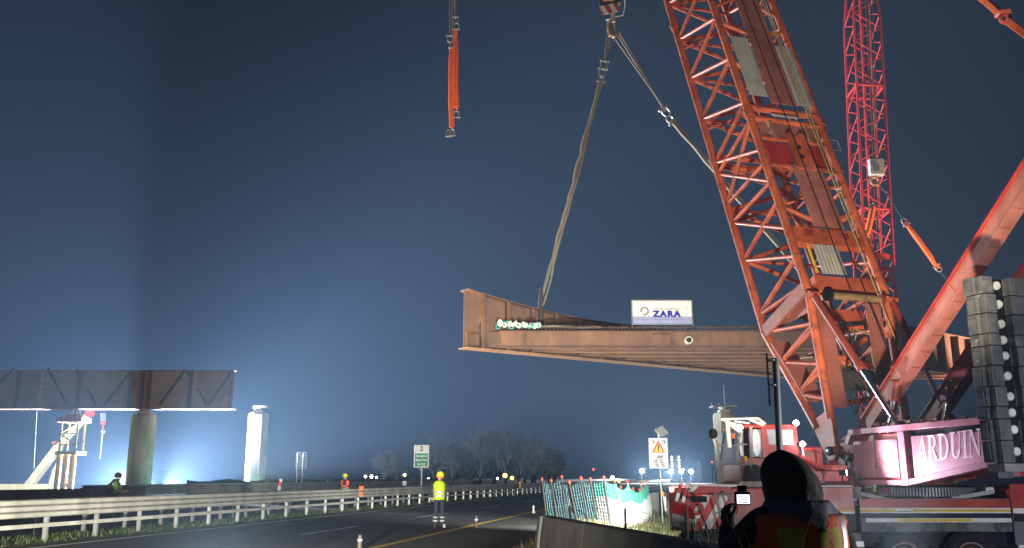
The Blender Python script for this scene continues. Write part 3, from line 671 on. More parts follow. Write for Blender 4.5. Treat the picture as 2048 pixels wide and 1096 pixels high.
# chain heap on the deck end
ch = thing('chain_heap', 'heap of white and green lifting chain lying on the deck end', 'chain', (0.2, 46.1, 8.95))
for i in range(26):
    x = -0.75 + i * .085 + random.uniform(-.05, .05); z = 9.18 + abs(math.sin(i * .7)) * .22 * max(0, 1 - i / 30); ax = Vector((random.uniform(-1, 1), random.uniform(-1, 1), random.uniform(-.6, .6)))
    b = MB(); b.ring((x, 45.75 + random.uniform(-.2, .1), z), ax, .12, .042, 12, 6); b.build('chain_link', 'sign_white' if i % 3 else 'net_green', ch, smooth=True)
b = MB(); b.tube([(1.2, 46.0, 9.2), (2.2, 45.9, 9.22), (3.4, 46.1, 9.19), (4.6, 46.0, 9.2)], .07, 8); b.build('strap', 'rope', ch)

# ------------------------------------------------------------------ orange slings hanging free
YS = 47.0
os_ = thing('orange_slings', 'bundle of bright orange round slings hanging free on shackles', 'sling', tuple(at(908, 120, YS)))
for (xa, ya, xb, yb, r) in ((901, 92, 900, 254, .10), (906, 92, 904, 256, .085), (909, 60, 909, 215, .10), (914, 62, 914, 218, .10), (903, 96, 908, 252, .07), (912, 60, 917, 214, .06)):
    pts = wavy(at(xa, ya, YS + random.uniform(-.15, .15)), at(xb, yb, YS), .02, 9, int(xa)); n = len(pts)
    b = MB(); b.tube(pts, [r * (.55 + .45 * min(1, 3.5 * min(i / (n - 1), 1 - i / (n - 1)))) for i in range(n)], 9); b.build('round_sling', 'sling_orange', os_, smooth=True)
for (x, y, s, up) in ((911, 40, 1.0, 1), (913, 52, 1.0, -1), (901, 78, 1.1, 1), (905, 88, 1.1, -1), (898, 266, 1.0, -1), (904, 264, 1.0, -1), (913, 228, 1.0, -1)):
    shackle(os_, at(x, y, YS - .1), (0, 0, up), s * .9)
for (xa, xb, yb) in ((899, 900, 74), (904, 905, 76), (906, 910, 36), (911, 912, 36), (908, 911, 38)): b = MB(); b.tube([at(xa, -60, YS), at(xb, yb, YS)], .032, 6); b.build('hanging_rope', 'rope', os_)
# ------------------------------------------------------------------ end (part 2)
# ================================================================== the big red truck crane
BO = Vector((8.9034, 26.5, 7.0929)); BA = Vector((-0.10655, 0.33897, 0.93474)); BR = Vector((0.95398, 0.29987, 0)); BN = Vector((-0.2803, 0.89173, -0.35532))
BW, BD = 2.808, 2.579
def Bp(l, u, v): return BO + BA * l + BR * u + BN * v
SC = Vector((10.9, 24.8, 0)); SB = Vector((0.29987, -0.95398, 0)); SR = Vector((0.95398, 0.29987, 0)); UP = Vector((0, 0, 1))
def Sp(t, s, z): return SC + SB * t + SR * s + UP * z
def t_of(px, s):                          # station along the upper frame that lies on a bearing
    k = (px - 1024) / 1845.0; o = SC + SR * s
    return (k * o.y - o.x) / (SB.x - k * SB.y)
crane = thing('truck_crane', 'huge red lattice-boom truck crane with ARDUIN lettering and stacked counterweights', 'crane', (10.9, 24.8, LOW))
# ---- boom
LTOP = 21.5
boom = MB().beam(Bp(0, BW * .5, BD * .5) - BR * BW * .5, Bp(0, BW * .5, BD * .5) + BR * BW * .5, .22, .30, BA).build('boom', 'boom_red', crane)
def bb(name, a, c, r, mat='boom_red', n=10): return bar(name, a, c, r, mat, boom, n)
RC = 0.135
sect = [0.0, 7.15, 14.3, LTOP]
for u in (0, BW):
    for v in (0, BD):
        for a, c in zip(sect[:-1], sect[1:]): bb('chord', Bp(a + .02, u, v), Bp(c - .02, u, v), RC, n=14)
        for s in sect[1:-1]: bb('chord_joint', Bp(s - .16, u, v), Bp(s + .16, u, v), RC * 1.35, n=12); bar('joint_pin', Bp(s, u - .24, v), Bp(s, u + .24, v), .05, 'galv', boom, 8)
FE = {}
LF = -3.75
for u, uf in ((0, .10), (BW, BW - .10)):
    for v, vf in ((0, BD / 2 - .36), (BD, BD / 2 + .30)): FE[(u, v)] = Bp(LF, uf, vf); bb('chord', Bp(-.02, u, v), Bp(LF, uf, vf), RC, n=14)
def base_pt(u, v, l):
    t = l / LF; p = Bp(0, u, v); return p.lerp(FE[(u, v)], t)
# side lacing (left and right), zigzag as in the photo
for u in (0, BW):
    k = 0; lb, lf = 20.6, 20.0
    while lf > 0.3:
        if not 4.0 < lb < 7.2:
            bb('lacing', Bp(lb, u, 0), Bp(lf, u, BD), .075)
            bb('lacing', Bp(lf, u, BD), Bp(max(lb - 2.15, .25), u, 0), .075)
        lb -= 2.15; lf -= 2.15
    for (a, c) in (((6.9, 0), (5.2, BD)), ((5.2, BD), (5.0, 0)), ((6.9, 0), (6.6, BD)), ((6.6, BD), (4.2, 0)), ((4.2, 0), (4.4, BD)), ((4.4, BD), (2.3, 0))): bb('lacing', Bp(a[0], u, a[1]), Bp(c[0], u, c[1]), .07)
    q = [base_pt(u, BD, 0), base_pt(u, 0, -1.0), base_pt(u, BD, -1.25), base_pt(u, 0, -2.2), base_pt(u, BD, -2.5), base_pt(u, 0, -3.2)]
    for a, c in zip(q[:-1], q[1:]): bb('lacing', a, c, .075)
    bb('lacing', base_pt(u, BD, -1.2), base_pt(u, 0, -1.15), .07); bb('lacing', base_pt(u, BD, -2.45), base_pt(u, 0, -2.4), .06)
# front and back faces
k = 0; l = 20.0
while l > 1.0:
    bb('lacing', Bp(l, 0, BD), Bp(l - 1.07, BW, BD), .075); bb('lacing', Bp(l - 1.07, BW, BD), Bp(l - 2.15, 0, BD), .075)
    bb('lacing', Bp(l, 0, BD), Bp(l, BW, BD), .06)
    if not 3.0 < l < 8.2:
        bb('lacing', Bp(l + .4, 0, 0), Bp(l - .1, BW * .42, .02), .075); bb('lacing', Bp(l + .4, BW, 0), Bp(l - .1, BW * .58, .02), .075)
        bb('lacing', Bp(l - 1.0, 0, 0), Bp(l - .2, BW * .42, .02), .07); bb('lacing', Bp(l - 1.0, BW, 0), Bp(l - .2, BW * .58, .02), .07)
    l -= 2.15
# inner diagonal frames
for l in (13.0, 8.7, 4.4): bb('lacing', Bp(l, 0, 0), Bp(l, BW, BD), .055); bb('lacing', Bp(l, BW, 0), Bp(l, 0, BD), .055)
for l in (7.45, 6.95): bb('cross_tube', Bp(l, 0, -.02), Bp(l - .02, BW, -.02), .11); bb('cross_tube', Bp(l, 0, BD), Bp(l, BW, BD), .10)
# heavy cross members in the lowest boom section
def bplate(name, l0, l1, u0, u1, v0, th, mat): return MB().frame_box(Bp(0, 0, 0), BA, BR, BN, (l0, u0, v0), (l1, u1, v0 + th)).build(name, mat, boom)
bplate('cross_box', 1.72, 2.32, .14, BW - .14, -.12, .30, 'boom_red'); bplate('cross_box', .02, .50, .3, BW - .3, -.10, .22, 'boom_red')
for u in (.62, 1.95):
    for a in range(4):
        b = MB(); b.prism([Bp(2.05, u, -.125), Bp(2.05 + .14 * math.cos(a * 1.57 + .5), u + .14 * math.sin(a * 1.57 + .5), -.125), Bp(2.05 + .14 * math.cos(a * 1.57 + 1.2), u + .14 * math.sin(a * 1.57 + 1.2), -.125)], -BN * .06); b.build('lug', 'boom_red_dark', boom)
bar('roller', Bp(-.28, .55, -.22), Bp(-.30, 2.30, -.22), .115, 'hook_bronze', boom, 16); bar('roller_end', Bp(-.28, .40, -.22), Bp(-.28, .549, -.22), .17, 'black', boom, 12); bar('roller_end', Bp(-.30, 2.301, -.22), Bp(-.30, 2.42, -.22), .17, 'boom_red_dark', boom, 12)
# cover plates and sheet panels on the back of the boom
for (a, c) in ((7.7, 9.6), (9.62, 11.7), (11.72, 14.1), (14.4, 17.0), (17.02, 20.5)): bplate('cover_plate', a, c, .97, 2.0, -.16, .03, 'plate_red')
for (a, c) in ((2.4, 3.6), (3.62, 4.9)): bplate('cover_plate', a, c, .92, 2.05, -.14, .03, 'plate_red')
def corrugated(l0, l1, u0, u1, v, n, mat):
    b = MB(); st = (u1 - u0) / (n * 2); pts = []
    for i in range(n * 2 + 1): pts.append((u0 + st * i, v - (.022 if i % 2 else 0)))
    for (ua, va), (ub, vb) in zip(pts[:-1], pts[1:]): b.quad(Bp(l0, ua, va), Bp(l0, ub, vb), Bp(l1, ub, vb), Bp(l1, ua, va))
    o = b.build('sheet_panel', mat, boom); o.modifiers.new('s', 'SOLIDIFY').thickness = .006; return o
corrugated(7.95, 10.9, .17, .93, -.13, 11, 'zinc_sheet'); corrugated(7.75, 10.75, 2.04, 2.68, -.13, 3, 'zinc_sheet'); corrugated(.56, 1.66, .62, 1.52, -.13, 7, 'zinc_sheet')
bplate('hazard_strip', .6, 1.68, .42, .50, -.12, .03, 'yellow')
# ladder-like mid frame at the section joint
bplate('infill_plate', 4.95, 5.95, .20, 1.12, -.02, .03, 'machine_red'); bplate('infill_plate', 4.95, 5.95, 1.92, BW - .2, -.02, .03, 'machine_red')
for l in (4.86, 6.05): bplate('cross_flat', l, l + .10, .14, BW - .14, -.07, .10, 'boom_red')
for u in (1.16, 1.62): bplate('channel', 4.75, 6.35, u, u + .16, -.20, .16, 'boom_red')
for l in (5.35, 5.75):
    b = MB(); b.lathe(Bp(l, 1.47, -.10), -BN, [(.085, 0), (.085, .02)], 14); b.build('lightening_hole', 'sign_black', boom)
bplate('infill_plate', 4.8, 6.3, 1.321, 1.619, -.09, .03, 'boom_red')
bplate('infill_plate', 6.2, 6.85, .75, 1.95, -.03, .03, 'plate_red'); bplate('infill_plate', 6.2, 6.85, .22, .55, -.02, .03, 'plate_red'); bplate('infill_plate', 6.2, 6.85, 2.2, 2.6, -.02, .03, 'plate_red')
for u in (.60, 2.02): bplate('channel', 6.1, 6.95, u, u + .12, -.10, .12, 'corten_edge')
bplate('light_strip', 7.10, 7.18, .85, 1.85, -.14, .05, 'zinc_sheet')
# small fittings along the chords
for i in range(26):
    l = .6 + i * .62; u = random.choice((0, BW)); bar('clamp', Bp(l, u - .19, -.05), Bp(l, u + .19, -.05), .028, random.choice(('boom_red', 'galv', 'boom_red_dark')), boom, 6)
for i in range(9): bar('grab_bar', Bp(2.0 + i * 1.6, BW + .13, -.05), Bp(2.25 + i * 1.6, BW + .30, -.05), .02, 'galv', boom, 6)
b = MB(); b.tube([Bp(6.4, BW + .1, 0), Bp(6.4, BW + .5, 0), Bp(5.95, BW + .5, 0), Bp(5.95, BW + .1, 0)], .02, 6); b.build('step_hoop', 'galv', boom)
# base section: tapered side boxes, tread plates
MB().beam(Bp(-.02, -.06, BD - .05), Bp(.10, -.06, .06), .10, .42, BA).build('side_box', 'plate_red', boom)
b = MB(); b.prism([Bp(-.05, .12, BD), Bp(.3, .12, .15), Bp(-.55, .12, .15)], BR * .04); b.build('gusset', 'plate_red', boom)
def tread(u0, u1, nm='tread_plate'):
    n = 44
    for k in range(1):
        b = MB()
        for i in range(n):
            l0 = -.25 - i * (3.2 / n); l1 = l0 - 3.2 / n * .62
            def P(u, l):
                t = l / LF; a = Bp(0, u, .10); c = Bp(LF, .10 + (u / BW) * (BW - .2), BD / 2 - .30); return a.lerp(c, t)
            p = [P(u0, l0), P(u1, l0), P(u1, l1), P(u0, l1)]; b.hexa([q for q in p] + [q - BN * .025 for q in p])
            if i < n - 1:
                l2 = -.25 - (i + 1) * (3.2 / n); p = [P(u0 + .02, l1), P(u1 - .02, l1), P(u1 - .02, l2), P(u0 + .02, l2)]; b.hexa([q + BN * .004 for q in p] + [q - BN * .006 for q in p])
        b.build(nm, 'plate_red', boom)
tread(.18, .74); tread(2.02, 2.60)
for (p, q) in ((Bp(-.5, .25, BD * .9), Bp(-2.9, .35, BD * .62)),): MB().beam(p, q, .70, .05, BN).build('gusset', 'plate_red', boom)
for (a, c) in (((.5, -.9), (2.4, -.6)), ((.4, -1.5), (2.4, -1.9)), ((2.4, -1.0), (.5, -2.2)), ((.5, -2.6), (2.3, -2.3)), ((.5, -3.2), (2.3, -2.9)), ((.45, -1.1), (2.2, -2.5))):
    P = lambda u, l: Bp(0, u, BD * .35).lerp(Bp(LF, .1 + u / BW * (BW - .2), BD / 2), l / LF)
    bb('lacing', P(*a), P(*c), .085)
# winch and hoses inside the base
b = MB(); b.ring(Bp(-2.75, 1.75, BD * .25), BN, .30, .035, 20, 6)
for a in range(6): b.tube([Bp(-2.75, 1.75, BD * .25), Bp(-2.75 + .3 * math.sin(a), 1.75 + .3 * math.cos(a), BD * .25)], .022, 5)
b.build('sheave', 'plate_red', boom)
b = MB(); b.tube([Bp(-2.5, .9, .9), Bp(-2.5, 1.9, .9)], .32, 16); b.build('winch_drum', 'rope_dark', boom, smooth=True)
for i in range(9):
    u = random.uniform(.7, 2.3); r_ = random.Random(i); p = [Bp(-.6 - j * .5, u + r_.uniform(-.25, .25), BD * .3 + r_.uniform(-.3, .3)) for j in range(7)]
    b = MB(); b.tube(p, .018, 6); b.build('hose', random.choice(('black', 'rope_dark', 'rope_yellow')), boom)
for (u, v0, l0, l1, mt) in ((1.12, -.22, -1.5, 21, 'black'), (1.62, -.24, -2.2, 21, 'black'), (2.02, -.28, -2.9, 21, 'rope_yellow'), (2.12, -.26, 2, 21, 'rope_yellow')): bar('boom_rope', Bp(l0, u + .25, v0), Bp(l1, u, v0), .018 if mt == 'black' else .022, mt, boom, 6)
# foot plates and pins
PC = Bp(-4.6, BW / 2, BD / 2)
for s in (-1, 1):
    F0 = FE[(0, 0)] if s < 0 else FE[(BW, 0)]; F1 = FE[(0, BD)] if s < 0 else FE[(BW, BD)]; pin = PC + BR * s * 1.30
    pts = []
    c = pin
    ex = (F1 - F0).normalized()
    poly = [F0 - ex * .12 + BA * .25, F1 + ex * .12 + BA * .25, F1 + ex * .10 - BA * .15]
    for i in range(9):
        a = math.pi * i / 8; poly.append(c + ex * math.cos(a) * .27 - BA * math.sin(a) * .27)
    poly.append(F0 - ex * .10 - BA * .15)
    off = BR * .07
    b = MB(); b.prism([p - off for p in poly], off * 2); b.build('boom_foot', 'boom_red', boom, bevel=.015)
    bar('foot_pin', pin - BR * .17, pin + BR * .17, .13, 'black', boom, 16)
    MB().beam(pin - BR * .172 + UP * .05, pin - BR * .172 - UP * .05 + BA * .03, .02, .10).build('pin_keeper', 'galv', boom)
# ---- upper structure
up = MB().frame_box(SC, SB, SR, UP, (-1.55, -1.30, 1.62), (4.6, 1.30, 2.55)).build('upper_frame', 'boom_red_dark', crane)
tl, tr = t_of(1704, -1.5), 4.3
def side_beam(t0, z0, t1, z1, w, h, mat='side_red_lit', name='side_beam'): return MB().beam(Sp(t0, -1.5, z0), Sp(t1, -1.5, z1), w, h).build(name, mat, up, bevel=.01)
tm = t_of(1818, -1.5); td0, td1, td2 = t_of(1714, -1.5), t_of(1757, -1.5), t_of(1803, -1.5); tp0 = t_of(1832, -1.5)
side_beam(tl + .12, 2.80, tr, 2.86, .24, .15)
MB().beam(Sp(tl, -1.5, 2.50), Sp(tl + .20, -1.5, 2.80), .22, .14).build('side_beam', 'side_red_lit', up)
MB().frame_box(SC - SR * 1.5, SB, SR, UP, (tm - .13, -.13, 1.40), (tm + .10, .12, 2.73)).build('side_post', 'side_red_lit', up, bevel=.01)
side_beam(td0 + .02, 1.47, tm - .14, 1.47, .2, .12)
MB().beam(Sp(tm + .08, -1.5, 1.48), Sp(tr, -1.5, 1.93), .24, .15).build('side_beam', 'side_red_lit', up, bevel=.01)
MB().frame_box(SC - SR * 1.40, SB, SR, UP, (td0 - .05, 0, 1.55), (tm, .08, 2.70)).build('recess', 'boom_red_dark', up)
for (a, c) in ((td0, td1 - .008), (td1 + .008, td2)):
    o = MB().frame_box(SC - SR * 1.55, SB, SR, UP, (a, 0, 1.60), (c, .10, 2.55)).build('door', 'side_red_lit', up, bevel=.008)
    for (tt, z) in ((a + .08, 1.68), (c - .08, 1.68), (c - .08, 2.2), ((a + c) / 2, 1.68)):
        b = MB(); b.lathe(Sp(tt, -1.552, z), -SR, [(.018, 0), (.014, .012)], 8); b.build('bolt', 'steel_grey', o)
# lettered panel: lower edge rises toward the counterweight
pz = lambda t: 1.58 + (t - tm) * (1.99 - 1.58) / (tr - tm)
b = MB(); b.prism([Sp(tp0, -1.54, pz(tp0)), Sp(tr, -1.54, pz(tr)), Sp(tr, -1.54, 2.62), Sp(tp0, -1.54, 2.60)], SR * .06); panel = b.build('lettered_panel', 'side_red_lit', up)
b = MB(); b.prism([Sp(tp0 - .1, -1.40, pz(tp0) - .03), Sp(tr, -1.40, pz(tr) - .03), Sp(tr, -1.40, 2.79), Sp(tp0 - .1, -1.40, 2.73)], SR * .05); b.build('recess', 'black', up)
# serif capitals built from strokes (x, y in letter heights)
def arc(cx, cy, rx, ry, wx, wy, a0, a1, n=10):
    out = []
    for i in range(n):
        p, q = R(a0 + (a1 - a0) * i / n), R(a0 + (a1 - a0) * (i + 1) / n)
        out.append([(cx + rx * math.cos(p), cy + ry * math.sin(p)), (cx + rx * math.cos(q), cy + ry * math.sin(q)), (cx + (rx - wx) * math.cos(q), cy + (ry - wy) * math.sin(q)), (cx + (rx - wx) * math.cos(p), cy + (ry - wy) * math.sin(p))])
    return out
def rc(x0, y0, x1, y1): return [(x0, y0), (x1, y0), (x1, y1), (x0, y1)]
LET = {
 'A': (.86, [[(.06, .05), (.15, .05), (.46, .95), (.40, 1.0)], [(.40, 1.0), (.50, 1.0), (.80, .05), (.58, .05)], rc(.22, .30, .62, .37), rc(0, 0, .26, .05), rc(.50, 0, .88, .05)]),
 'R': (.82, [rc(.10, .05, .28, .95), rc(0, 0, .40, .05), rc(0, .95, .36, 1.0), rc(.28, .93, .40, 1.0), rc(.28, .46, .42, .53)] + arc(.38, .73, .30, .27, .17, .07, -90, 90) + [[(.36, .46), (.52, .46), (.80, .05), (.60, .05)], rc(.60, 0, .86, .05)]),
 'D': (.90, [rc(.10, .05, .28, .95), rc(0, 0, .36, .05), rc(0, .95, .36, 1.0), rc(.28, .05, .40, .10), rc(.28, .90, .40, .95)] + arc(.36, .5, .46, .5, .18, .09, -90, 90)),
 'U': (.88, [rc(.10, .34, .28, .95), rc(0, .95, .38, 1.0), rc(.66, .34, .74, .95), rc(.56, .95, .84, 1.0)] + arc(.42, .34, .32, .34, .16, .09, 180, 360)),
 'I': (.42, [rc(.10, .05, .28, .95), rc(0, 0, .38, .05), rc(0, .95, .38, 1.0)]),
 'N': (.92, [rc(.13, .05, .20, .92), rc(.02, 0, .31, .05), rc(0, .95, .20, 1.0), [(.13, .95), (.30, 1.0), (.80, .05), (.70, .0)], rc(.72, .1, .79, .95), rc(.60, .95, .92, 1.0)]),
}
Hh = .62; cur = 0.0; tot = sum(LET[c][0] for c in 'ARDUIN'); tA, tB = t_of(1838, -1.54), t_of(1970, -1.54); sc = (tB - tA) / tot
for ch in 'ARDUIN':
    w, polys = LET[ch]; b = MB()
    for i, poly in enumerate(polys):
        pts = []
        for (x, y) in poly:
            t = tA + (cur + x + .14 * (y - .3)) * sc; zb_ = 1.93 + (t - tm) * .055; z = zb_ + y * Hh; pts.append(Sp(t, -1.5415 - .0006 * i, z))
        b.prism(pts, -SR * .004)
    b.build('letter_' + ch.lower(), 'sign_white', panel); cur += w
# deck edge rails and clutter on the upper frame
bar('conduit', Sp(tl - .2, -1.55, 2.62), Sp(tl + .05, -1.55, 2.70), .05, 'side_red_lit', up, 8)
for i in range(22):
    r_ = random.Random(100 + i); p = Sp(tl - .5 + r_.uniform(-.25, .45), -1.2 + r_.uniform(-.3, .4), 1.45 + r_.uniform(0, .8)); pts = [p]
    for j in range(4): p = p + Vector((r_.uniform(-.13, .13), r_.uniform(-.13, .13), r_.uniform(-.22, .12))); pts.append(p)
    b = MB(); b.tube(pts, r_.choice((.018, .025, .035)), 6); b.build('hydraulic_hose', r_.choice(('boom_red', 'hook_bronze', 'black', 'side_red_lit', 'rope_yellow')), up, smooth=True)
for (t, s, z, w) in ((tl - .35, -1.0, 1.6, .30), (tl - .15, -1.2, 1.9, .22), (tl - .5, -.6, 1.9, .4), (tl + .1, -1.35, 1.35, .16), (tl + .75, -1.4, 1.30, .14), (tl + 1.15, -1.4, 1.28, .12)):
    MB().frame_box(Sp(t, s, z), SB, SR, UP, (-w / 2, -w / 2, -w * .6), (w / 2, w / 2, w * .6)).build('valve_block', random.choice(('boom_red_dark', 'side_red_lit', 'hook_bronze')), up, bevel=.02)
for i in range(9): b = MB(); t = tm + .2 + i * .3; b.tube([Sp(t, -1.0, 1.5 + .035 * i), Sp(t + .3, -.9 - .1 * (i % 3), 1.46 + .05 * i), Sp(t + .8, -1.0, 1.50 + .05 * i)], .03, 6); b.build('hydraulic_hose', random.choice(('boom_red', 'hook_bronze', 'corten_edge')), up)
bar('bent_pipe', Sp(tl + .5, -1.45, 1.36), Sp(tl + .85, -1.45, 1.38), .035, 'sign_white', up, 8)
MB().frame_box(SC, SB, SR, UP, (.2, -1.45, 2.94), (.45, -1.25, 3.02)).build('lug', 'side_red_lit', up)
for i in range(7): MB().frame_box(Sp(.6 + i * .45, -1.45, 2.95), SB, SR, UP, (0, -.03, 0), (.12, .05, random.uniform(.02, .06))).build('clip', 'boom_red', up)
# ---- back mast arms (A-frame) and cylinders
def mast(s, t0, z0, t1, z1, nm):
    p0, p1 = Sp(t0, s, z0), Sp(t1, s, z1); d = (p1 - p0).normalized(); nv = SR.cross(d).normalized()
    o = MB().frame_box(p0, d, SR, nv, (0, -.14, -.19), ((p1 - p0).length, .14, .19)).build(nm, 'plate_red', crane, bevel=.015)
    MB().frame_box(p0, d, SR, nv, (.3, -.20, -.235), ((p1 - p0).length, .20, -.192)).build('mast_flange', 'machine_red', o)
    MB().frame_box(p0, d, SR, nv, (.3, -.20, .192), ((p1 - p0).length, .20, .23)).build('mast_flange', 'plate_red', o)
    L = (p1 - p0).length
    for k in range(int(L / .55)): MB().frame_box(p0, d, SR, nv, (.5 + k * .55, -.143, .231), (.53 + k * .55, .143, .255)).build('cleat', 'plate_red', o)
    for k in range(2): MB().frame_box(p0, d, SR, nv, (1.9 + k * 3.2, -.155, -.19), (1.95 + k * 3.2, -.141, .19)).build('splice', 'plate_red', o)
    return o
m1 = mast(-.84, -.95, 2.78, 8.6, 11.0, 'mast_arm'); m2 = mast(.92, -.75, 2.78, 8.6, 10.9, 'mast_arm')
for s in (-.84, .92):
    t0 = .1; bar('mast_cylinder', Sp(t0 + .1, s - .12, 2.72), Sp(t0 + .42, s - .12, 3.6), .10, 'chrome', crane, 14); bar('mast_cylinder_sleeve', Sp(t0 + .42, s - .12, 3.6), Sp(t0 + .60, s - .12, 4.1), .135, 'boom_red_dark', crane, 14)
MB().beam(Sp(3.0, -.5, 4.9), Sp(3.0, .4, 4.9), .2, .25).build('mast_tie', 'machine_red', crane)
# boom backstops: chrome rod in dark tube
def backstop(u, s, px, py, z):
    a = Bp(-.25, u, -.16); t = t_of(px, s); c = Sp(t, s, z); m = a.lerp(c, .60)
    bar('backstop_tube', a, m, .105, 'boom_red_dark', crane, 14); bar('backstop_collar', a.lerp(c, .57), a.lerp(c, .61), .14, 'boom_red_dark', crane, 12)
    bar('backstop_rod', m, c, .075, 'chrome', crane, 14); bar('backstop_foot', c - SR * .16, c + SR * .16, .10, 'boom_red_dark', crane, 12)
    bar('backstop_head', a - BR * .16, a + BR * .16, .11, 'boom_red', crane, 12)
backstop(0, -1.35, 1806, 850, 2.92); backstop(BW, .95, 1908, 765, 3.2)
# ---- counterweight
cwt = MB().frame_box(SC, SB, SR, UP, (4.95, -2.52, 1.72), (5.4, 2.2, 1.88)).build('counterweight', 'steel_grey', crane)
z = 1.9; hs = [.46, .44, .26, .42, .44, .42, .26, .44, .42, .40]
cc = 0
for i, h in enumerate(hs):
    for (s0, s1, t0, t1, cn) in ((-2.60, -2.25, 4.93, 5.42, 0), (-1.86, -.2, 4.93, 5.40, 1)):
        jt = random.uniform(-.03, .03); b = MB(); sg = .13
        # stepped slab: shallow shoulder on the outer side
        poly = [(t0 + jt, s0), (t1 - .22 + jt, s0), (t1 - .17 + jt, s0 + .04), (t1 + jt, s0 + .04), (t1 + jt, s1), (t0 + jt, s1)]
        b.prism([Sp(t, s, z) for t, s in poly], UP * (h - .018)); o = b.build('counterweight_slab', 'weight_grey', cwt, bevel=.018)
        if cn == 0:
            MB().frame_box(SC + UP * z, SB, SR, UP, (t0 + .05 + jt, s0 - .02, .06), (t1 - .27 + jt, s0 + .01, h - .09)).build('slab_pad', 'weight_grey', o, bevel=.01)
            MB().frame_box(SC + UP * z, SB, SR, UP, (t1 + jt - .01, s0 + .10, .07), (t1 + .015 + jt, s1 - .06, h - .09)).build('slab_pad', 'weight_grey', o, bevel=.01)
    b = MB(); b.lathe(Sp(5.24, -2.08, z + h * .5), (SB - SR * .25), [(.10, 0), (.10, .10), (.08, .13)], 16); b.build('lifting_boss', 'zinc_sheet', cwt, smooth=True)
    z += h
MB().frame_box(SC, SB, SR, UP, (4.95, -2.24, 1.87), (5.26, -1.87, z - .05)).build('counterweight_spine', 'black', cwt)
MB().frame_box(SC, SB, SR, UP, (4.75, -2.5, 1.58), (5.2, -2.1, 1.715)).build('counterweight_bracket', 'weight_grey', cwt, bevel=.02)
MB().frame_box(SC, SB, SR, UP, (4.2, -1.2, 1.65), (5.2, 1.2, 1.85)).build('tail_frame', 'boom_red_dark', up)
# boom pendant at the top right
q0, q1, q2, q3 = at(1880, -75, 21.5), at(2001, 28, 20.0), at(2012, 40, 19.9), at(2190, 175, 18.6)
pend = MB().beam(q0, q1, .14, .16).build('pendant_bar', 'boom_red', crane, bevel=.02); MB().beam(q2, q3, .12, .17).build('pendant_link', 'boom_red', pend, bevel=.02)
b = MB(); b.ring(q2 - (q2 - q1) * .2, (0, 1, 0), .11, .05, 14, 8); b.build('pendant_eye', 'boom_red_dark', pend, smooth=True); MB().beam(q1 - Vector((.1, 0, 0)), q1 + Vector((.22, 0, .03)), .24, .12).build('pendant_lug', 'boom_red', pend, bevel=.02)
# ---- carrier
YN, YF = 23.3, 26.3
cx = lambda px: (px - 1024) * YN / 1845.0 * 1.0
czz = lambda py: 1.6 - (py - 955) * YN / 1892.0
carrier = MB().box((7.0, YN + .45, -.10), (21.0, YF - .25, 1.02)).build('carrier_chassis', 'black', crane)
def cbox(name, x0, x1, y0, y1, z0, z1, mat, par=None, bev=.012): return MB().box((x0, y0, z0), (x1, y1, z1)).build(name, mat, par or carrier, bevel=bev)
deck = cbox('deck', 6.6, 12.9, YN + .05, YF - .05, 1.03, 1.08, 'steel_grey')
# front side locker (red over blue with a yellow line)
xa, xb = cx(1596), cx(1704)
lock = cbox('side_locker', xa, xb, YN - .02, YN + .9, czz(1060), czz(974), 'machine_red')
cbox('lower_panel', xa + .01, xb - .01, YN - .028, YN - .0205, czz(1059), czz(1027), 'dark_blue', lock, 0); cbox('line', xa + .01, xb - .01, YN - .030, YN - .0205, czz(1026.5), czz(1022.5), 'paint_white', lock, 0); cbox('line', xa + .01, xb - .01, YN - .030, YN - .0205, czz(1022), czz(1018.5), 'paint_yellow', lock, 0)
MB().prism([(xb - .04, YN + .0, .3), (xb + .12, YN + .4, .3), (xb + .12, YN + .4, 1.40), (xb - .04, YN + .0, 1.40)], (0, .3, 0)).build('locker_end', 'skirt_grey', lock)
cbox('locker_lid', xa, xb, YN - .04, YN + .92, czz(974) + .004, czz(971), 'zinc_sheet', lock)
bar('keyhole', (cx(1640), YN - .03, 1.33), (cx(1640), YN - .018, 1.33), .03, 'black', lock, 8)
# long skirt
xa, xb = cx(1713), cx(2013)
sk = cbox('side_skirt', xa, xb, YN - .02, YN + .30, czz(1062), czz(997), 'skirt_grey')
for (nm, a, c, mt, x0, x1) in (('red_band', 1015, 998, 'machine_red', xa, xb), ('white_line', 1018.2, 1015.4, 'paint_white', xa, xb), ('yellow_line', 1022.6, 1018.6, 'paint_yellow', xa, xb), ('white_line', 1025.6, 1022.9, 'paint_white', xa, xb), ('blue_band', 1035, 1026, 'dark_blue', xa, xb), ('white_band', 1043.5, 1035.5, 'paint_white', xa + .12, xb), ):
    cbox(nm, x0 + .012, x1 - .012, YN - .029, YN - .0205, czz(a), czz(c), mt, sk, 0)
cbox('yellow_band', cx(1788), cx(1932), YN - .033, YN - .0295, czz(1042), czz(1037), 'paint_yellow', sk, 0)
pl = cbox('number_plate', cx(1783), cx(1818), YN - .042, YN - .0335, czz(1026), czz(1018), 'paint_white', sk, .004); cbox('plate_mark', cx(1786), cx(1814), YN - .046, YN - .0425, czz(1022.8), czz(1021.2), 'sign_brown', pl, 0)
cbox('handle_recess', cx(1784), cx(1816), YN - .036, YN - .030, czz(1035), czz(1028.5), 'black', sk, 0)
for px in (1713.5, 1862, 2012): cbox('skirt_seam', cx(px) - .008, cx(px) + .008, YN - .031, YN - .0295, czz(1062), czz(1044), 'black', sk, 0)
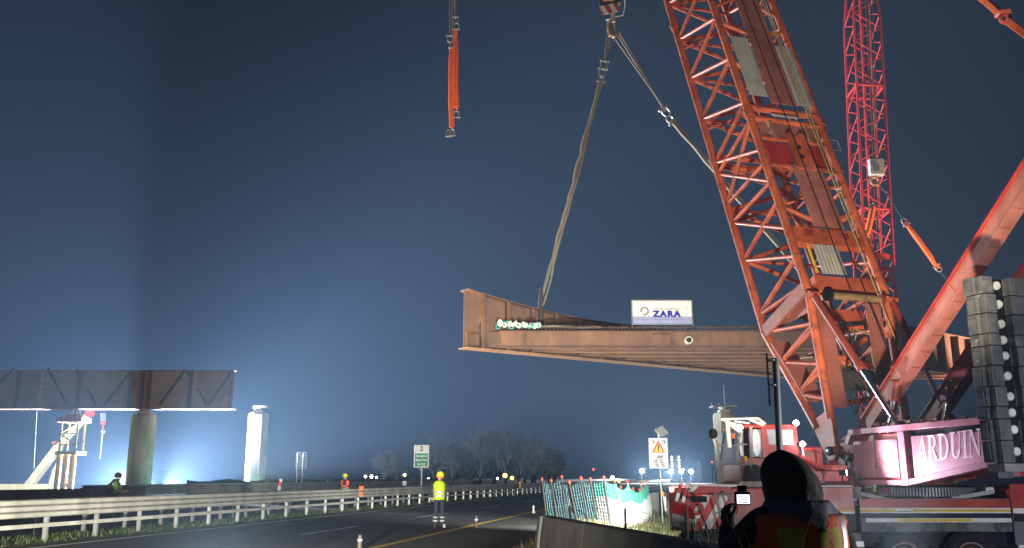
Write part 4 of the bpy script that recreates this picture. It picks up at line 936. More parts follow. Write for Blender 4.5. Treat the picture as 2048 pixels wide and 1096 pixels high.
# open bay behind the skirt: braces under the slewing ring
MB().beam((cx(1722), YN + .25, 1.20), (cx(1790), YN + .35, 1.02), .2, .10).build('brace', 'steel_grey', carrier); MB().beam((cx(1990), YN + .25, 1.25), (cx(1880), YN + .35, 1.02), .2, .10).build('brace', 'steel_grey', carrier)
cbox('bay_panel', cx(1706), cx(1722), YN + .06, YN + .2, .9, 1.36, 'skirt_grey'); cbox('bay_plate', cx(1855), cx(1905), YN + .25, YN + .3, 1.05, 1.18, 'skirt_grey'); cbox('data_plate', cx(1978), cx(1994), YN + .2, YN + .23, 1.22, 1.36, 'zinc_sheet')
ring_c = Vector((10.9, 24.8, 0)); b = MB(); b.lathe((10.9, 24.8, 1.09), (0, 0, 1), [(1.30, 0), (1.30, .30), (1.16, .31)], 64); rg = b.build('slewing_ring', 'black', carrier, smooth=True)
tb = MB(); tb.box((-.02, -.022, 0), (.06, .022, .22)); tme = tb.mesh('gear_tooth', 'steel_grey')
for i in range(56):
    a = math.pi + math.pi * i / 56; inst('gear_tooth', tme, (10.9 + 1.31 * math.cos(a), 24.8 + 1.31 * math.sin(a), 1.13), rg, a)
# rear red locker and outrigger in the lamp shadow
rl = cbox('rear_locker', cx(2015.5), cx(2140), YN - .02, YN + 1.2, czz(1040), czz(968), 'machine_red'); cbox('white_line', cx(2017), cx(2138), YN - .03, YN - .0205, czz(1026), czz(1016), 'paint_white', rl, 0)
cbox('lower_panel', cx(2017), cx(2138), YN - .027, YN - .0205, czz(1040), czz(1027), 'dark_blue', rl, 0)
cbox('outrigger_box', cx(2018), cx(2046), YN + .05, YN + .5, czz(1088), czz(1042), 'skirt_grey'); bar('outrigger_jack', (cx(2034), YN + .2, -.9), (cx(2034), YN + .2, czz(1085)), .09, 'sign_white', carrier, 12); b = MB(); b.lathe((cx(2034), YN + .2, LOW + .01), (0, 0, 1), [(.3, 0), (.3, .05), (.12, .3)], 18); b.build('outrigger_foot', 'steel_grey', carrier)
# wheels
def wheel(xc, first=None):
    zc, rr = LOW + .68, .68
    p = (xc, YN + .10, zc)
    w = MB(); w.lathe((0, 0, 0), (0, -1, 0), [(.36, -.10), (.40, -.02), (.44, .03), (.58, .07), (.645, .03), (.68, -.05), (.68, -.36), (.64, -.44), (.40, -.44)], 40)
    return w, p
W0, _ = wheel(0); tyre_me = W0.mesh('tyre', 'rubber', smooth=True)
rm = MB(); rm.lathe((0, 0, 0), (0, -1, 0), [(.395, -.30), (.395, .012), (.372, .012), (.36, -.10), (.27, -.12), (.25, -.02), (.15, .0), (.13, .06), (.09, .075)], 32); rim_me = rm.mesh('rim', 'rim_pink', smooth=True)
nb = MB(); nb.lathe((0, 0, 0), (0, -1, 0), [(.026, 0), (.022, .045)], 6); nut_me = nb.mesh('wheel_nut', 'galv')
tk = MB(); tk.box((-.05, .06, .655), (.05, .35, .70)); tread_me = tk.mesh('tread_block', 'rubber')
for xc in (5.2, 6.9, cx(1800), cx(1932), 15.3, 17.0, 18.7):
    rt = bpy.data.objects.new('wheel', tyre_me); link(rt, crane); rt.location = Vector((xc, YN + .10, LOW + .68)) - rootloc(crane)
    ri = bpy.data.objects.new('rim', rim_me); link(ri, rt)
    for k in range(10):
        a = 2 * math.pi * k / 10; nu = bpy.data.objects.new('wheel_nut', nut_me); link(nu, rt); nu.location = (math.cos(a) * .20, .0, math.sin(a) * .20)
    for k in range(36):
        a = 2 * math.pi * k / 36; q = bpy.data.objects.new('tread_block', tread_me); link(q, rt); q.rotation_euler = (0, a, 0)
    # far side wheel
    rf = bpy.data.objects.new('wheel', tyre_me); link(rf, crane); rf.location = Vector((xc, YF - .15, LOW + .68)) - rootloc(crane); rf.rotation_euler = (0, 0, math.pi)
for xc in (cx(1800), cx(1932), 6.0, 16): bar('axle', (xc, YN + .3, LOW + .68), (xc, YF - .3, LOW + .68), .14, 'black', carrier, 10)
cbox('step', cx(1697), cx(1716), YN - .05, YN + .25, czz(1092), czz(1080), 'zinc_sheet')
b = MB(); b.prism([(cx(1690), YN, czz(1063)), (cx(1712), YN, czz(1066)), (cx(1712), YN, czz(1090)), (cx(1700), YN, czz(1086))], (0, .05, 0)); b.build('mudguard', 'skirt_grey', carrier)
# ---- cab of the carrier
Yc0, Yc1 = 24.6, 26.6
xx = lambda px: (px - 1024) * Yc0 / 1845.0; zc = lambda py: 1.6 - (py - 955) * Yc0 / 1892.0
cab = MB().box((xx(1482), Yc0 + .02, 1.10), (xx(1600), Yc1, zc(915))).build('cab', 'plate_red', crane, bevel=.03)
def kb(name, a, c, r, mat): return bar(name, a, c, r, mat, cab, 8)
for y in (Yc0, Yc1):
    for (pa, pb) in (((1488, 860), (1475, 930)), ((1507, 852), (1505, 915)), ((1531, 852), (1531, 915))): MB().beam((xx(pa[0]), y, zc(pa[1])), (xx(pb[0]), y, zc(pb[1])), .07, .09).build('pillar', 'machine_red' if pa[0] > 1510 else 'steel_grey', cab)
    b = MB()
    o_ = [(1531, 848), (1600, 850), (1602, 915), (1534, 915)]; i_ = [(1539, 858), (1592, 859), (1593, 889), (1542, 889)]
    P = lambda q, d: Vector((xx(q[0]), y + d, zc(q[1])))
    for k in range(4): b.hexa([P(o_[k], 0), P(o_[(k + 1) % 4], 0), P(i_[(k + 1) % 4], 0), P(i_[k], 0), P(o_[k], .06), P(o_[(k + 1) % 4], .06), P(i_[(k + 1) % 4], .06), P(i_[k], .06)])
    b.build('window_frame', 'machine_red', cab)
b = MB(); b.box((xx(1487), Yc0 - .02, zc(855)), (xx(1602), Yc1 + .02, zc(847))); b.build('roof', 'machine_red', cab, bevel=.03)
MB().box((xx(1540), Yc0 + .025, zc(889)), (xx(1562), Yc0 + .035, zc(858))).build('side_window', 'cab_glass', cab); MB().box((xx(1562.5), Yc0 + .025, zc(889)), (xx(1592), Yc0 + .035, zc(858))).build('side_window', 'cab_glare', cab)  # second pane painted pale as if lit from behind
b = MB(); b.prism([(xx(1509), Yc0 + .02, zc(913)), (xx(1529), Yc0 + .02, zc(913)), (xx(1529), Yc0 + .02, zc(858)), (xx(1509), Yc0 + .02, zc(858))], (0, .015, 0)); b.build('door_window', 'cab_glass', cab)
b = MB()
for i in range(20):
    a0, a1 = 2 * math.pi * i / 20, 2 * math.pi * (i + 1) / 20; c_ = Vector((xx(1517), Yc0 + .012, zc(885)))
    b.tri(c_, c_ + Vector((.11 * math.cos(a0), 0, .36 * math.sin(a0))), c_ + Vector((.11 * math.cos(a1), 0, .36 * math.sin(a1))))
b.build('door_reflection', 'cab_glare', cab)  # pale oval painted as a reflection in the door glass
MB().beam((xx(1488), (Yc0 + Yc1) / 2, zc(858)), (xx(1475), (Yc0 + Yc1) / 2, zc(928)), 1.8, .02).build('windscreen', 'cab_glass', cab)
MB().box((xx(1545), Yc0 + .6, 1.9), (xx(1562), Yc0 + 1.2, zc(862))).build('seat', 'black', cab, bevel=.06)
MB().box((xx(1590), Yc0 + .1, 1.1), (xx(1652), Yc1 - .2, zc(893))).build('engine_hood', 'machine_red', cab, bevel=.03)
b = MB(); b.tube([Vector((xx(1605), Yc0 - .1, zc(898))), Vector((xx(1630), Yc0 - .1, zc(898))), Vector((xx(1641), Yc0 - .1, zc(905))), Vector((xx(1641), Yc0 - .1, zc(925)))], .03, 8); b.build('handrail', 'machine_red', cab, smooth=True)
b = MB(); b.tube([Vector((xx(1597), Yc0 - .2, zc(915))), Vector((xx(1612), Yc0 - .2, zc(922))), Vector((xx(1632), Yc0 - .3, zc(936))), Vector((xx(1655), Yc0 - .3, zc(937)))], .085, 10); b.build('exhaust_pipe', 'machine_red', cab, smooth=True)
MB().box((xx(1602), Yc0 - .45, zc(963)), (xx(1684), Yc0 - .15, zc(942))).build('cross_member', 'machine_red', cab, bevel=.02); MB().box((xx(1602), Yc0 - .2, zc(942)), (xx(1690), Yc0 + .1, zc(930))).build('cross_member', 'boom_red', cab, bevel=.02)
for (a, c, r) in (((1443, 838), (1518, 836), .03), ((1518, 836), (1532, 848), .03), ((1443, 838), (1478, 850), .03), ((1456, 842), (1482, 866), .05), ((1460, 846), (1476, 858), .06), ((1500, 838), (1528, 850), .04), ((1470, 842), (1500, 846), .025)): kb('mirror_arm', (xx(a[0]), Yc0 - .25, zc(a[1])), (xx(c[0]), Yc0 - .25, zc(c[1])), r, 'sign_white')
MB().beam((xx(1455), Yc0 - .3, zc(843)), (xx(1457), Yc0 - .3, zc(896)), .05, .10).build('mirror', 'sign_white', cab, bevel=.01)
MB().beam((xx(1481), Yc0 - .1, zc(872)), (xx(1484), Yc0 - .1, zc(912)), .05, .07).build('mirror', 'sign_white', cab)
b = MB(); b.lathe((xx(1427), Yc0 - .2, zc(868)), (0, 0, 1), [(.05, -.12), (.11, -.06), (.12, .06), (.06, .14)], 14); b.build('round_mirror', 'black', cab, smooth=True); kb('mirror_arm', (xx(1427), Yc0 - .2, zc(878)), (xx(1434), Yc0 - .2, zc(905)), .025, 'sign_white')
for (ya, a, c) in ((Yc0 - .3, (1432, 891), (1492, 889)), (Yc0 - .3, (1434, 929), (1500, 929)), (Yc0 - .3, (1432, 880), (1441, 965)), (Yc0 - .3, (1499, 890), (1497, 940)), (Yc0 - .3, (1480, 865), (1470, 925))): kb('handrail', (xx(a[0]), ya, zc(a[1])), (xx(c[0]), ya, zc(c[1])), .022, 'steel_grey')
kb('beacon_stem', (xx(1465), Yc0 - .3, zc(890)), (xx(1465), Yc0 - .3, zc(876)), .03, 'black'); b = MB(); b.lathe((xx(1465), Yc0 - .3, zc(877)), (0, 0, 1), [(.05, 0), (.055, .06), (.04, .12)], 12); b.build('beacon', 'beacon_orange', cab, smooth=True)
b = MB(); b.lathe((xx(1534), Yc0 + .2, zc(847)), (0, 0, 1), [(.04, 0), (.045, .06), (.03, .10)], 12); b.build('roof_beacon', 'lamp_red', cab, smooth=True)
MB().box((xx(1489), Yc0 - .05, zc(921)), (xx(1495), Yc0 + .0, zc(912))).build('reflector', 'sign_yellow', cab)
b = MB(); b.lathe((xx(1502), Yc0 - .1, zc(950)), (0, -1, 0), [(.28, 0), (.28, .2), (.2, .22)], 18); b.build('tank', 'black', cab, smooth=True)
for (px, py, nm) in ((1478, 855, 0), (1596, 845, 1), (1606, 888, 2)):
    p = Vector((xx(px), Yc0 - (.35 if nm == 0 else .12), zc(py)))
    h = MB().lathe(p, (0, -1, 0), [(.05, -.10), (.075, -.02), (.08, .03)], 14).build('work_light', 'steel_grey', cab, smooth=True)
    MB().lathe(p + Vector((0, -.032, 0)), (0, -1, 0), [(.07, 0), (.05, .02)], 14).build('lens', 'lamp_glow', h)
kb('lamp_stalk', (xx(1606), Yc0 - .1, zc(890)), (xx(1608), Yc0 - .1, zc(925)), .03, 'sign_white')
# ---- front platform with hazard boards
fx = lambda px: (px - 1024) * 23.6 / 1845.0; fz = lambda py: 1.6 - (py - 955) * 23.6 / 1892.0
fr = MB().box((fx(1372), 23.7, fz(1062)), (fx(1600), 26.2, fz(976))).build('front_platform', 'machine_red', crane, bevel=.03)
cab_l = MB().prism([(fx(1350), 24.6, fz(1062)), (fx(1372), 23.7, fz(1062)), (fx(1372), 23.7, fz(985)), (fx(1350), 24.6, fz(985))], (0, .2, 0)).build('front_corner', 'machine_red', fr)
MB().box((fx(1386), 23.62, fz(1057)), (fx(1458), 23.69, fz(990))).build('hazard_board', 'chevron', fr); b = MB(); b.prism([(fx(1350), 24.2, fz(1058)), (fx(1383), 23.55, fz(1060)), (fx(1383), 23.55, fz(1004)), (fx(1350), 24.2, fz(1004))], (0.02, .05, 0)); b.build('hazard_board', 'chevron_mirror', fr)
MB().box((fx(1378), 23.5, fz(1004)), (fx(1410), 23.61, fz(992))).build('recess', 'black', fr); MB().box((fx(1355), 23.52, fz(1008)), (fx(1384), 23.9, fz(998))).build('bumper_step', 'boom_red_dark', fr)
b = MB(); b.ring((fx(1390), 23.55, fz(1016)), (0, 1, 0), .13, .05, 16, 6); b.build('tow_eye', 'machine_red', fr, smooth=True)
b = MB(); b.ring((fx(1462), 23.62, fz(1018)), (0, 1, 0), .11, .04, 16, 6); b.build('tow_eye', 'machine_red', fr, smooth=True)
for (a, c) in (((1349, 1002), (1362, 962)), ((1362, 1004), (1374, 963))): MB().beam((fx(a[0]), 23.5, fz(a[1])), (fx(c[0]), 23.5, fz(c[1])), .07, .09).build('guide_post', 'chevron_post', fr, bevel=.015)
MB().box((fx(1384), 23.6, fz(988)), (fx(1462), 23.75, fz(972))).build('front_beam', 'machine_red', fr, bevel=.02)
b = MB(); b.prism([(fx(1374), 23.58, fz(982)), (fx(1386), 23.58, fz(972)), (fx(1396), 23.58, fz(972)), (fx(1384), 23.58, fz(984))], (0, -.01, 0)); b.build('stripe', 'sign_white', fr)
bar('top_rail', (fx(1374), 23.6, fz(969)), (fx(1482), 23.6, fz(972)), .03, 'sign_white', fr, 8)
for (a, c) in (((1424, 985), (1444, 1075)), ((1448, 982), (1472, 1058)), ((1425, 988), (1450, 988)), ((1430, 1025), (1460, 1025))): bar('ladder_bar', (fx(a[0]), 23.4, fz(a[1])), (fx(c[0]), 23.4, fz(c[1])), .03, 'steel_grey', fr, 8)
MB().box((fx(1482), 23.9, fz(975)), (fx(1612), 26.0, fz(963))).build('tarpaulin', 'concrete', fr, bevel=.05)
# work lamp on the deck that lights the engine side
wl_p = Vector((8.45, 23.35, 1.72))
wlo = MB().frame_box(wl_p, Vector((1, .25, 0)).normalized(), Vector((-.25, 1, 0)).normalized(), UP, (-.14, -.09, -.07), (-.03, .09, .07)).build('deck_lamp', 'black', crane, bevel=.01); MB().frame_box(wl_p, Vector((1, .25, 0)).normalized(), Vector((-.25, 1, 0)).normalized(), UP, (-.028, -.08, -.06), (-.018, .08, .06)).build('lens', 'lamp_white', wlo)
bar('lamp_stalk', (8.36, 23.35, 1.40), (8.36, 23.35, 1.66), .02, 'black', wlo, 6)
spot('deck_lamp_beam', wl_p, Sp(1.7, -1.5, 2.32), 760, PINK, 100, .6, .06)
point('cab_lamp_beam', (xx(1606), Yc0 - .4, zc(886)), 16, WHITE, .06); point('cab_roof_beam', (xx(1596), Yc0 - .4, zc(845)), 12, WHITE, .06)
spot('cab_front_beam', (4.30, 25.0, 1.75), (3.2, 44, .2), 20000, (0.97, 1.0, 0.90), 92, .7, .06)
# ------------------------------------------------------------------ end (part 3)
# ------------------------------------------------------------------ second crane far behind
YK = 62.0
fc = thing('lattice_crane', 'bright red slender lattice crane standing beyond the hanging deck', 'crane', (25.4, YK, 0))
F0 = Vector((24.95, YK, .6)); FT = at(1719, -60, YK + 3.0); ax = (FT - F0).normalized(); fr_ = Vector((1, 0, 0)); fr_ = (fr_ - ax * fr_.dot(ax)).normalized(); fn = ax.cross(fr_)
Lk = (FT - F0).length; wk = 2.05
def hw(l): return wk / 2 * (1 if l < Lk - 5.2 else 1 - .30 * (l - Lk + 5.2) / 5.2) * (min(1, .4 + l / 6))
def Kp(l, a, c): return F0 + ax * l + fr_ * a * hw(l) + fn * c * hw(l)
for a in (-1, 1):
    for c in (-1, 1):
        b = MB(); ls = [0, 3, 6, 10, 16, 22, 28, Lk - 5.2, Lk]; b.tube([Kp(l, a, c) for l in ls], .10, 8); b.build('chord', 'far_red', fc, smooth=True)
n = int(Lk / 1.25)
for face in range(4):
    b = MB()
    for i in range(n):
        l0, l1 = i * 1.25, (i + 1) * 1.25; cs = [((-1, -1), (1, -1)), ((1, -1), (1, 1)), ((1, 1), (-1, 1)), ((-1, 1), (-1, -1))][face]
        p, q = (cs[0], cs[1]) if i % 2 else (cs[1], cs[0])
        b.tube([Kp(l0, *p), Kp(l1, *q)], .045, 5, cap=False)
        if i % 8 == 0: b.tube([Kp(l0, *p), Kp(l0, *q)], .09, 6)
    b.build('lacing', 'far_red', fc)
bar('inner_ladder', Kp(2, -.45, -.9), Kp(Lk, -.45, -.9), .13, 'far_red', fc, 6); bar('hoist_rope', Kp(2, .1, -1.05), Kp(Lk, .2, -1.05), .05, 'rope_dark', fc, 6); bar('hoist_rope', Kp(2, .0, -1.05), Kp(Lk, .05, -1.05), .04, 'rope', fc, 6)
for l in (14.5, 15.3, 16.2): MB().frame_box(F0, ax, fr_, fn, (l, -.9, -1.0), (l + .35, .9, -.8)).build('platform', 'far_red', fc)
MB().box((22.6, YK - 1.6, .5), (28.8, YK + 4, 3.0)).build('machine_house', 'far_red', fc, bevel=.05); MB().box((22.4, YK - 2.2, .02), (29, YK - .9, 1.0)).build('crawler_track', 'black', fc, bevel=.2); MB().box((22.4, YK + 3, .02), (29, YK + 4.2, 1.0)).build('crawler_track', 'black', fc, bevel=.2)
h2 = thing('far_hook_block', 'pale grey hook block hanging in front of the far red boom', 'hook block', tuple(at(1752, 335, 58)))
MB().box(tuple(at(1742, 349, 57.7)), tuple(at(1762, 321, 58.2))).build('housing', 'zinc_sheet', h2, bevel=.08); MB().box(tuple(at(1746, 343, 57.64)), tuple(at(1758, 330, 57.69))).build('plate', 'galv', h2)
b = MB(); b.ring(at(1750, 362, 58), (0, 1, 0), .28, .09, 14, 8, .3, 5.4); b.build('hook', 'hook_bronze', h2, smooth=True); bar('shank', at(1752, 349, 58), at(1751, 356, 58), .14, 'hook_bronze', h2, 10)
for dx in (-5, 0, 5): bar('hoist_rope', at(1752 + dx, 321, 58), at(1738 + dx, -60, 60.5), .03, 'rope_dark', h2, 5)
def strap(name, label, pa, pb, Y, r, rope_from, rope_to):
    t = thing(name, label, 'sling', tuple(at(*pa, Y)))
    p, q = at(*pa, Y), at(*pb, Y); n = 8
    b = MB(); b.tube(wavy(p, q, .03, n, 5), [r * (.6 + .4 * min(1, 4 * min(i / n, 1 - i / n))) for i in range(n + 1)], 9); b.build('round_sling', 'sling_orange', t, smooth=True)
    d = (q - p).normalized(); shackle(t, p, d, 1.1); shackle(t, q, -d, 1.1)
    bar('rope', p, at(*rope_from, Y), .035, 'rope_dark', t, 6)
    if rope_to: bar('rope', q, at(*rope_to, Y), .035, 'rope_dark', t, 6)
    return t
strap('orange_sling', 'orange sling slanting out from the far hook block into open sky', (1809, 443), (1877, 537), 58, .17, (1757, 365), (1925, 605))
strap('orange_sling', 'orange sling hanging straight below the far hook block', (1746, 412), (1731, 478), 58, .20, (1749, 366), (1716, 560))

# ------------------------------------------------------------------ concrete wall end and near clutter
W0_, W1_ = Vector((.36, 15.0, 0)), Vector((1.95, 7.2, 0)); wd = (W1_ - W0_).normalized(); wn_ = Vector((-wd.y, wd.x, 0))
if wn_.x < 0: wn_ = -wn_
cw = thing('concrete_wall', 'low stained concrete wall ending beside the yellow shoulder line', 'wall', tuple(W0_))
LW = (W1_ - W0_).length; seg = 3
for k in range(seg):
    a, c = LW * k / seg, LW * (k + 1) / seg - .012
    b = MB(); prof = [(-.02, -.3), (.0, .55), (.06, 1.0), (.30, 1.0), (.34, .55), (.36, -.3)]
    b.prism([W0_ + wd * a + wn_ * p[0] + UP * p[1] for p in prof], wd * (c - a)); o = b.build('wall_panel', 'concrete_dark', cw, bevel=.02)
b = MB(); pts = [W0_ + wd * .28 + wn_ * (.08) + UP * 1.012, W0_ + wd * .30 + wn_ * .035 + UP * 1.0, W0_ + wd * .30 - wn_ * .01 + UP * .7, W0_ + wd * .27 - wn_ * .03 + UP * .4, W0_ + wd * .25 - wn_ * .04 + UP * .1]
for p, q in zip(pts[:-1], pts[1:]): b.hexa([p, p + wd * .14, q + wd * .14, q, p - wn_ * .006, p + wd * .14 - wn_ * .006, q + wd * .14 - wn_ * .006, q - wn_ * .006])
tag(b.build('white_tape', 'sign_white', loc=tuple(W0_)), 'strip of white tape hanging over the end of the concrete wall', 'tape')
# rebar fence with nets
def rebar_post(x, y, h, lx, ly, i, label):
    z = ground_z(x, y); t = thing('fence_stake', label, 'stake', (x, y, z), 'leaning fence stakes')
    top = Vector((x + lx, y + ly, z + h)); bar('stake', (x, y, z - .2), top, .022 if i > 6 else .026, 'rebar' if i < 9 else 'paint_yellow' if i % 3 else 'sign_white', t, 6)
    b = MB(); b.lathe(top, (top - Vector((x, y, z))), [(.02, -.05), (.045, -.03), (.05, .02), (.03, .06)], 10); b.build('cap', 'cap_red' if i < 14 else 'sign_yellow', t, smooth=True)
    return Vector((x, y, z)), top
line1 = [(1.35, 35.5), (1.75, 34.9), (2.05, 34.4), (2.4, 33.7), (2.75, 33.1), (3.05, 32.6), (3.4, 32.0)]
line2 = [(3.8, 32.4), (4.3, 34.2), (4.8, 36.2), (5.25, 38.0), (5.7, 40.0), (6.1, 42.0), (6.5, 44.0), (6.9, 46.2), (7.3, 48.6), (7.7, 51.0)]
tops = []
for i, (x, y) in enumerate(line1 + line2):
    h = 1.5 + random.uniform(-.1, .22); 
    lab = 'leaning rebar stake with red cap behind the concrete wall' if i < 7 else 'leaning pale stake in the brightly lit run of green and white netting'
    o_ = rebar_post(x, y, h, -.24 + random.uniform(-.06, .06), .02, i, lab); tops.append(o_)
def net_panel(a, c, mats, split, name, label, cat, dens, th, lift=0.02, sag=.03, hfrac=.93, group=None):
    (p0, t0), (p1, t1) = a, c; L = (p1 - p0).length; nxn = max(4, int(L / dens)); nzn = max(6, int((t0 - p0).length / dens)); me = bpy.data.meshes.new(name); vs = []; fs = []; mi = []
    for j in range(nzn + 1):
        for i in range(nxn + 1):
            u, v = i / nxn, j / nzn; lo = p0.lerp(p1, u); hi = t0.lerp(t1, u); q = lo.lerp(hi, (lift + v * (hfrac - lift)) - sag * math.sin(math.pi * u) * v)
            vs.append(tuple(q - p0 + Vector((random.uniform(-.012, .012), .03 * math.sin(7 * u + 3 * v), random.uniform(-.01, .01)))))
    for j in range(nzn):
        for i in range(nxn): k = j * (nxn + 1) + i; fs.append((k, k + 1, k + nxn + 2, k + nxn + 1)); mi.append(0 if j / nzn < split else 1)
    me.from_pydata(vs, [], fs); [me.materials.append(MATS[m]) for m in mats]; me.polygons.foreach_set('material_index', mi)
    o = bpy.data.objects.new(name, me); o.location = p0; link(o); w = o.modifiers.new('w', 'WIREFRAME'); w.thickness = th; w.use_replace = True; w.use_even_offset = False
    return tag(o, label, cat, group)
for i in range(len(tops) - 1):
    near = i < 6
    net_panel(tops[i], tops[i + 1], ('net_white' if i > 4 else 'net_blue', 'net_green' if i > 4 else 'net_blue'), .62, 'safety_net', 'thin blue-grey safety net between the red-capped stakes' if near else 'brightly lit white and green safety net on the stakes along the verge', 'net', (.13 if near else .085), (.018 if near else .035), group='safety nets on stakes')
# pale barrier boards beyond the fence
for i, (x, y) in enumerate(((8.0, 52.0), (8.45, 54.0), (8.9, 56.2), (9.5, 55.0))):
    z = ground_z(x, y); b = MB(); b.prism([(x - .5, y - .3, z), (x + .5, y - .3, z), (x + .42, y - .3, z + 1.05), (x - .42, y - .3, z + 1.05)], (0.08, .4, 0)); o = b.build('road_barrier', 'concrete' if i != 1 else 'chevron_post', loc=(x, y, z), bevel=.03)
    tag(o, ['pale barrier block where the lit netting ends', 'red and white barrier block among the pale ones', 'pale barrier block behind the red and white one', 'pale barrier block right of the warning sign post'][i], 'barrier')
# warning sign with flash lamps and solar panel
YW = 45.0; wz = lambda py: at(1317, py, YW).z; wx = lambda px: at(px, 910, YW).x
ws = thing('warning_sign', 'white warning sign with yellow triangle and lane arrows on a post', 'sign', (wx(1320), YW, ground_z(wx(1320), YW)))
bar('post', (wx(1321), YW + .05, ground_z(7.3, YW) - .2), (wx(1319), YW + .05, wz(860)), .05, 'galv', ws, 10)
wb = MB().box((wx(1298), YW - .03, wz(937)), (wx(1336), YW, wz(876))).build('board', 'sign_white', ws, bevel=.02)
tri = lambda cx_, cy_, r, y: [(wx(cx_ - r * .9), y, wz(cy_ + r * .55)), (wx(cx_ + r * .9), y, wz(cy_ + r * .55)), (wx(cx_), y, wz(cy_ - r * 1.15))]
b = MB(); b.prism(tri(1317, 897, 15, YW - .032), (0, -.006, 0)); b.build('triangle_border', 'sign_red', wb); b = MB(); b.prism(tri(1317, 898, 10.5, YW - .039), (0, -.005, 0)); b.build('triangle_face', 'sign_yellow', wb)
b = MB(); b.prism([(wx(1316), YW - .045, wz(901)), (wx(1318), YW - .045, wz(901)), (wx(1318.6), YW - .045, wz(890)), (wx(1315.4), YW - .045, wz(890))], (0, -.003, 0)); b.box((wx(1316), YW - .048, wz(904)), (wx(1318), YW - .045, wz(902.3))); b.build('exclamation_mark', 'sign_black', wb)
for px in (1305.5, 1327.5): b = MB(); b.lathe((wx(px), YW - .031, wz(884)), (0, -1, 0), [(.11, 0), (.11, .02), (.07, .03)], 16); b.build('flash_lamp', 'galv', wb, smooth=True)
b = MB()
for (x0, y0, x1) in ((1314, 911, 1326), (1312, 914.5, 1324), (1308, 919, 1315), (1307, 923, 1314), (1309, 927, 1316), (1310, 931, 1317), (1318, 919, 1324), (1319, 923, 1326), (1321, 927, 1328), (1322, 931, 1329)): b.prism([(wx(x0), YW - .031, wz(y0 + 2.6)), (wx(x1), YW - .031, wz(y0 + 2.6)), (wx(x1 + 1), YW - .031, wz(y0)), (wx(x0 + 1), YW - .031, wz(y0))], (0, -.006, 0))
b.build('arrow_symbols', 'sign_brown', wb)
MB().beam((wx(1318), YW, wz(856)), (wx(1330), YW - .3, wz(871)), .5, .03, (0, -.7, .7)).build('solar_panel', 'zinc_sheet', ws)
b = MB(); b.prism([(wx(1321), YW - .3, wz(993)), (wx(1327), YW - .3, wz(993)), (wx(1326), YW - .3, wz(1022)), (wx(1324), YW - .3, wz(1022))], (0, .04, 0)); b.build('white_paddle', 'sign_white', ws)
MB().box((wx(1319), YW - .05, wz(992)), (wx(1324), YW - .01, wz(982))).build('amber_reflector', 'sign_yellow', ws)
# kilometre sign
YM = 60.0; kz = lambda py: at(842, py, YM).z; kx = lambda px: at(px, 915, YM).x
km = thing('distance_sign', 'green and white motorway distance sign numbered 2 on a post', 'sign', (kx(843), YM, 0))
bar('post', (kx(843.5), YM + .06, -.2), (kx(843.5), YM + .06, kz(892)), .055, 'galv_matt', km, 10)
kb_ = MB().box((kx(828), YM - .03, kz(935)), (kx(858), YM, kz(890))).build('board', 'sign_white', km, bevel=.015); MB().box((kx(830), YM - .038, kz(933)), (kx(856), YM - .0305, kz(907))).build('green_field', 'sign_green', kb_, bevel=.02)
put_text('numeral', text_mesh('2', .42, 'sign_black', .003, .012), (kx(843), YM - .034, kz(897.5)), X1, Z1, kb_)
for s_, py in (('Aeroporto', 912), ('Marco Polo', 920), ('km 2,0', 928.5)): put_text('lettering', text_mesh(s_, .20 if s_[0] != 'k' else .22, 'sign_white', .003, .006), (kx(843), YM - .042, kz(py)), X1, Z1, kb_, .80)
# sign seen from behind
YR = 78.0; rz_ = lambda py: at(602, py, YR).z; rx_ = lambda px: at(px, 930, YR).x
rs = thing('sign_back', 'back of a road sign on two posts behind the far barrier', 'sign', (rx_(602), YR, 0))
MB().box((rx_(591), YR, rz_(939)), (rx_(613), YR + .03, rz_(904))).build('board', 'steel_grey', rs)
for px in (595, 606): bar('post', (rx_(px), YR - .06, -.1), (rx_(px), YR - .06, rz_(907)), .055, 'galv_matt', rs, 8)
for py in (912, 932): bar('bracket', (rx_(592), YR - .03, rz_(py)), (rx_(612), YR - .03, rz_(py)), .03, 'galv_matt', rs, 6)
# hazard marker board, white small sign, delineators, lane bollards
hm = thing('hazard_marker', 'slanted red and white marker board behind the near rail', 'marker', (at(559, 970, 46).x, 46, 0)); p = at(559, 970, 46)
b = MB(); b.prism([(p.x - .10, 46, at(559, 981, 46).z), (p.x + .07, 46, at(559, 981, 46).z), (p.x + .12, 46, at(559, 958, 46).z), (p.x - .03, 46, at(559, 958, 46).z)], (0, .03, 0)); b.build('board', 'chevron_post', hm); bar('foot', (p.x, 46.03, 0), (p.x, 46.03, 1.2), .03, 'steel_grey', hm, 6)
sp = at(809, 967, 63); t = thing('small_sign', 'small white square sign on the far barrier', 'sign', (sp.x, 63, 0)); MB().box((sp.x - .13, 63, sp.z - .15), (sp.x + .13, 63.02, sp.z + .15)).build('board', 'sign_white', t); bar('post', (sp.x, 63.04, 0), (sp.x, 63.04, sp.z), .025, 'galv', t, 6)
put_text('numeral', text_mesh('1', .2, 'sign_black', .002), (sp.x, 62.996, sp.z), X1, Z1, t)
def bollard(px, py, h, mat, label):
    p = atz(px, py, 0); t = thing('lane_bollard', label, 'bollard', tuple(p)); b = MB(); b.lathe(p, (0, 0, 1), [(.10, 0), (.10, .025), (.055, .03), (.05, h - .02), (.03, h)], 12); b.build('post', mat, t, smooth=True); b = MB(); b.lathe(p + UP * h * .6, (0, 0, 1), [(.0555, 0), (.0555, h * .12)], 12); b.build('band', 'reflective', t)
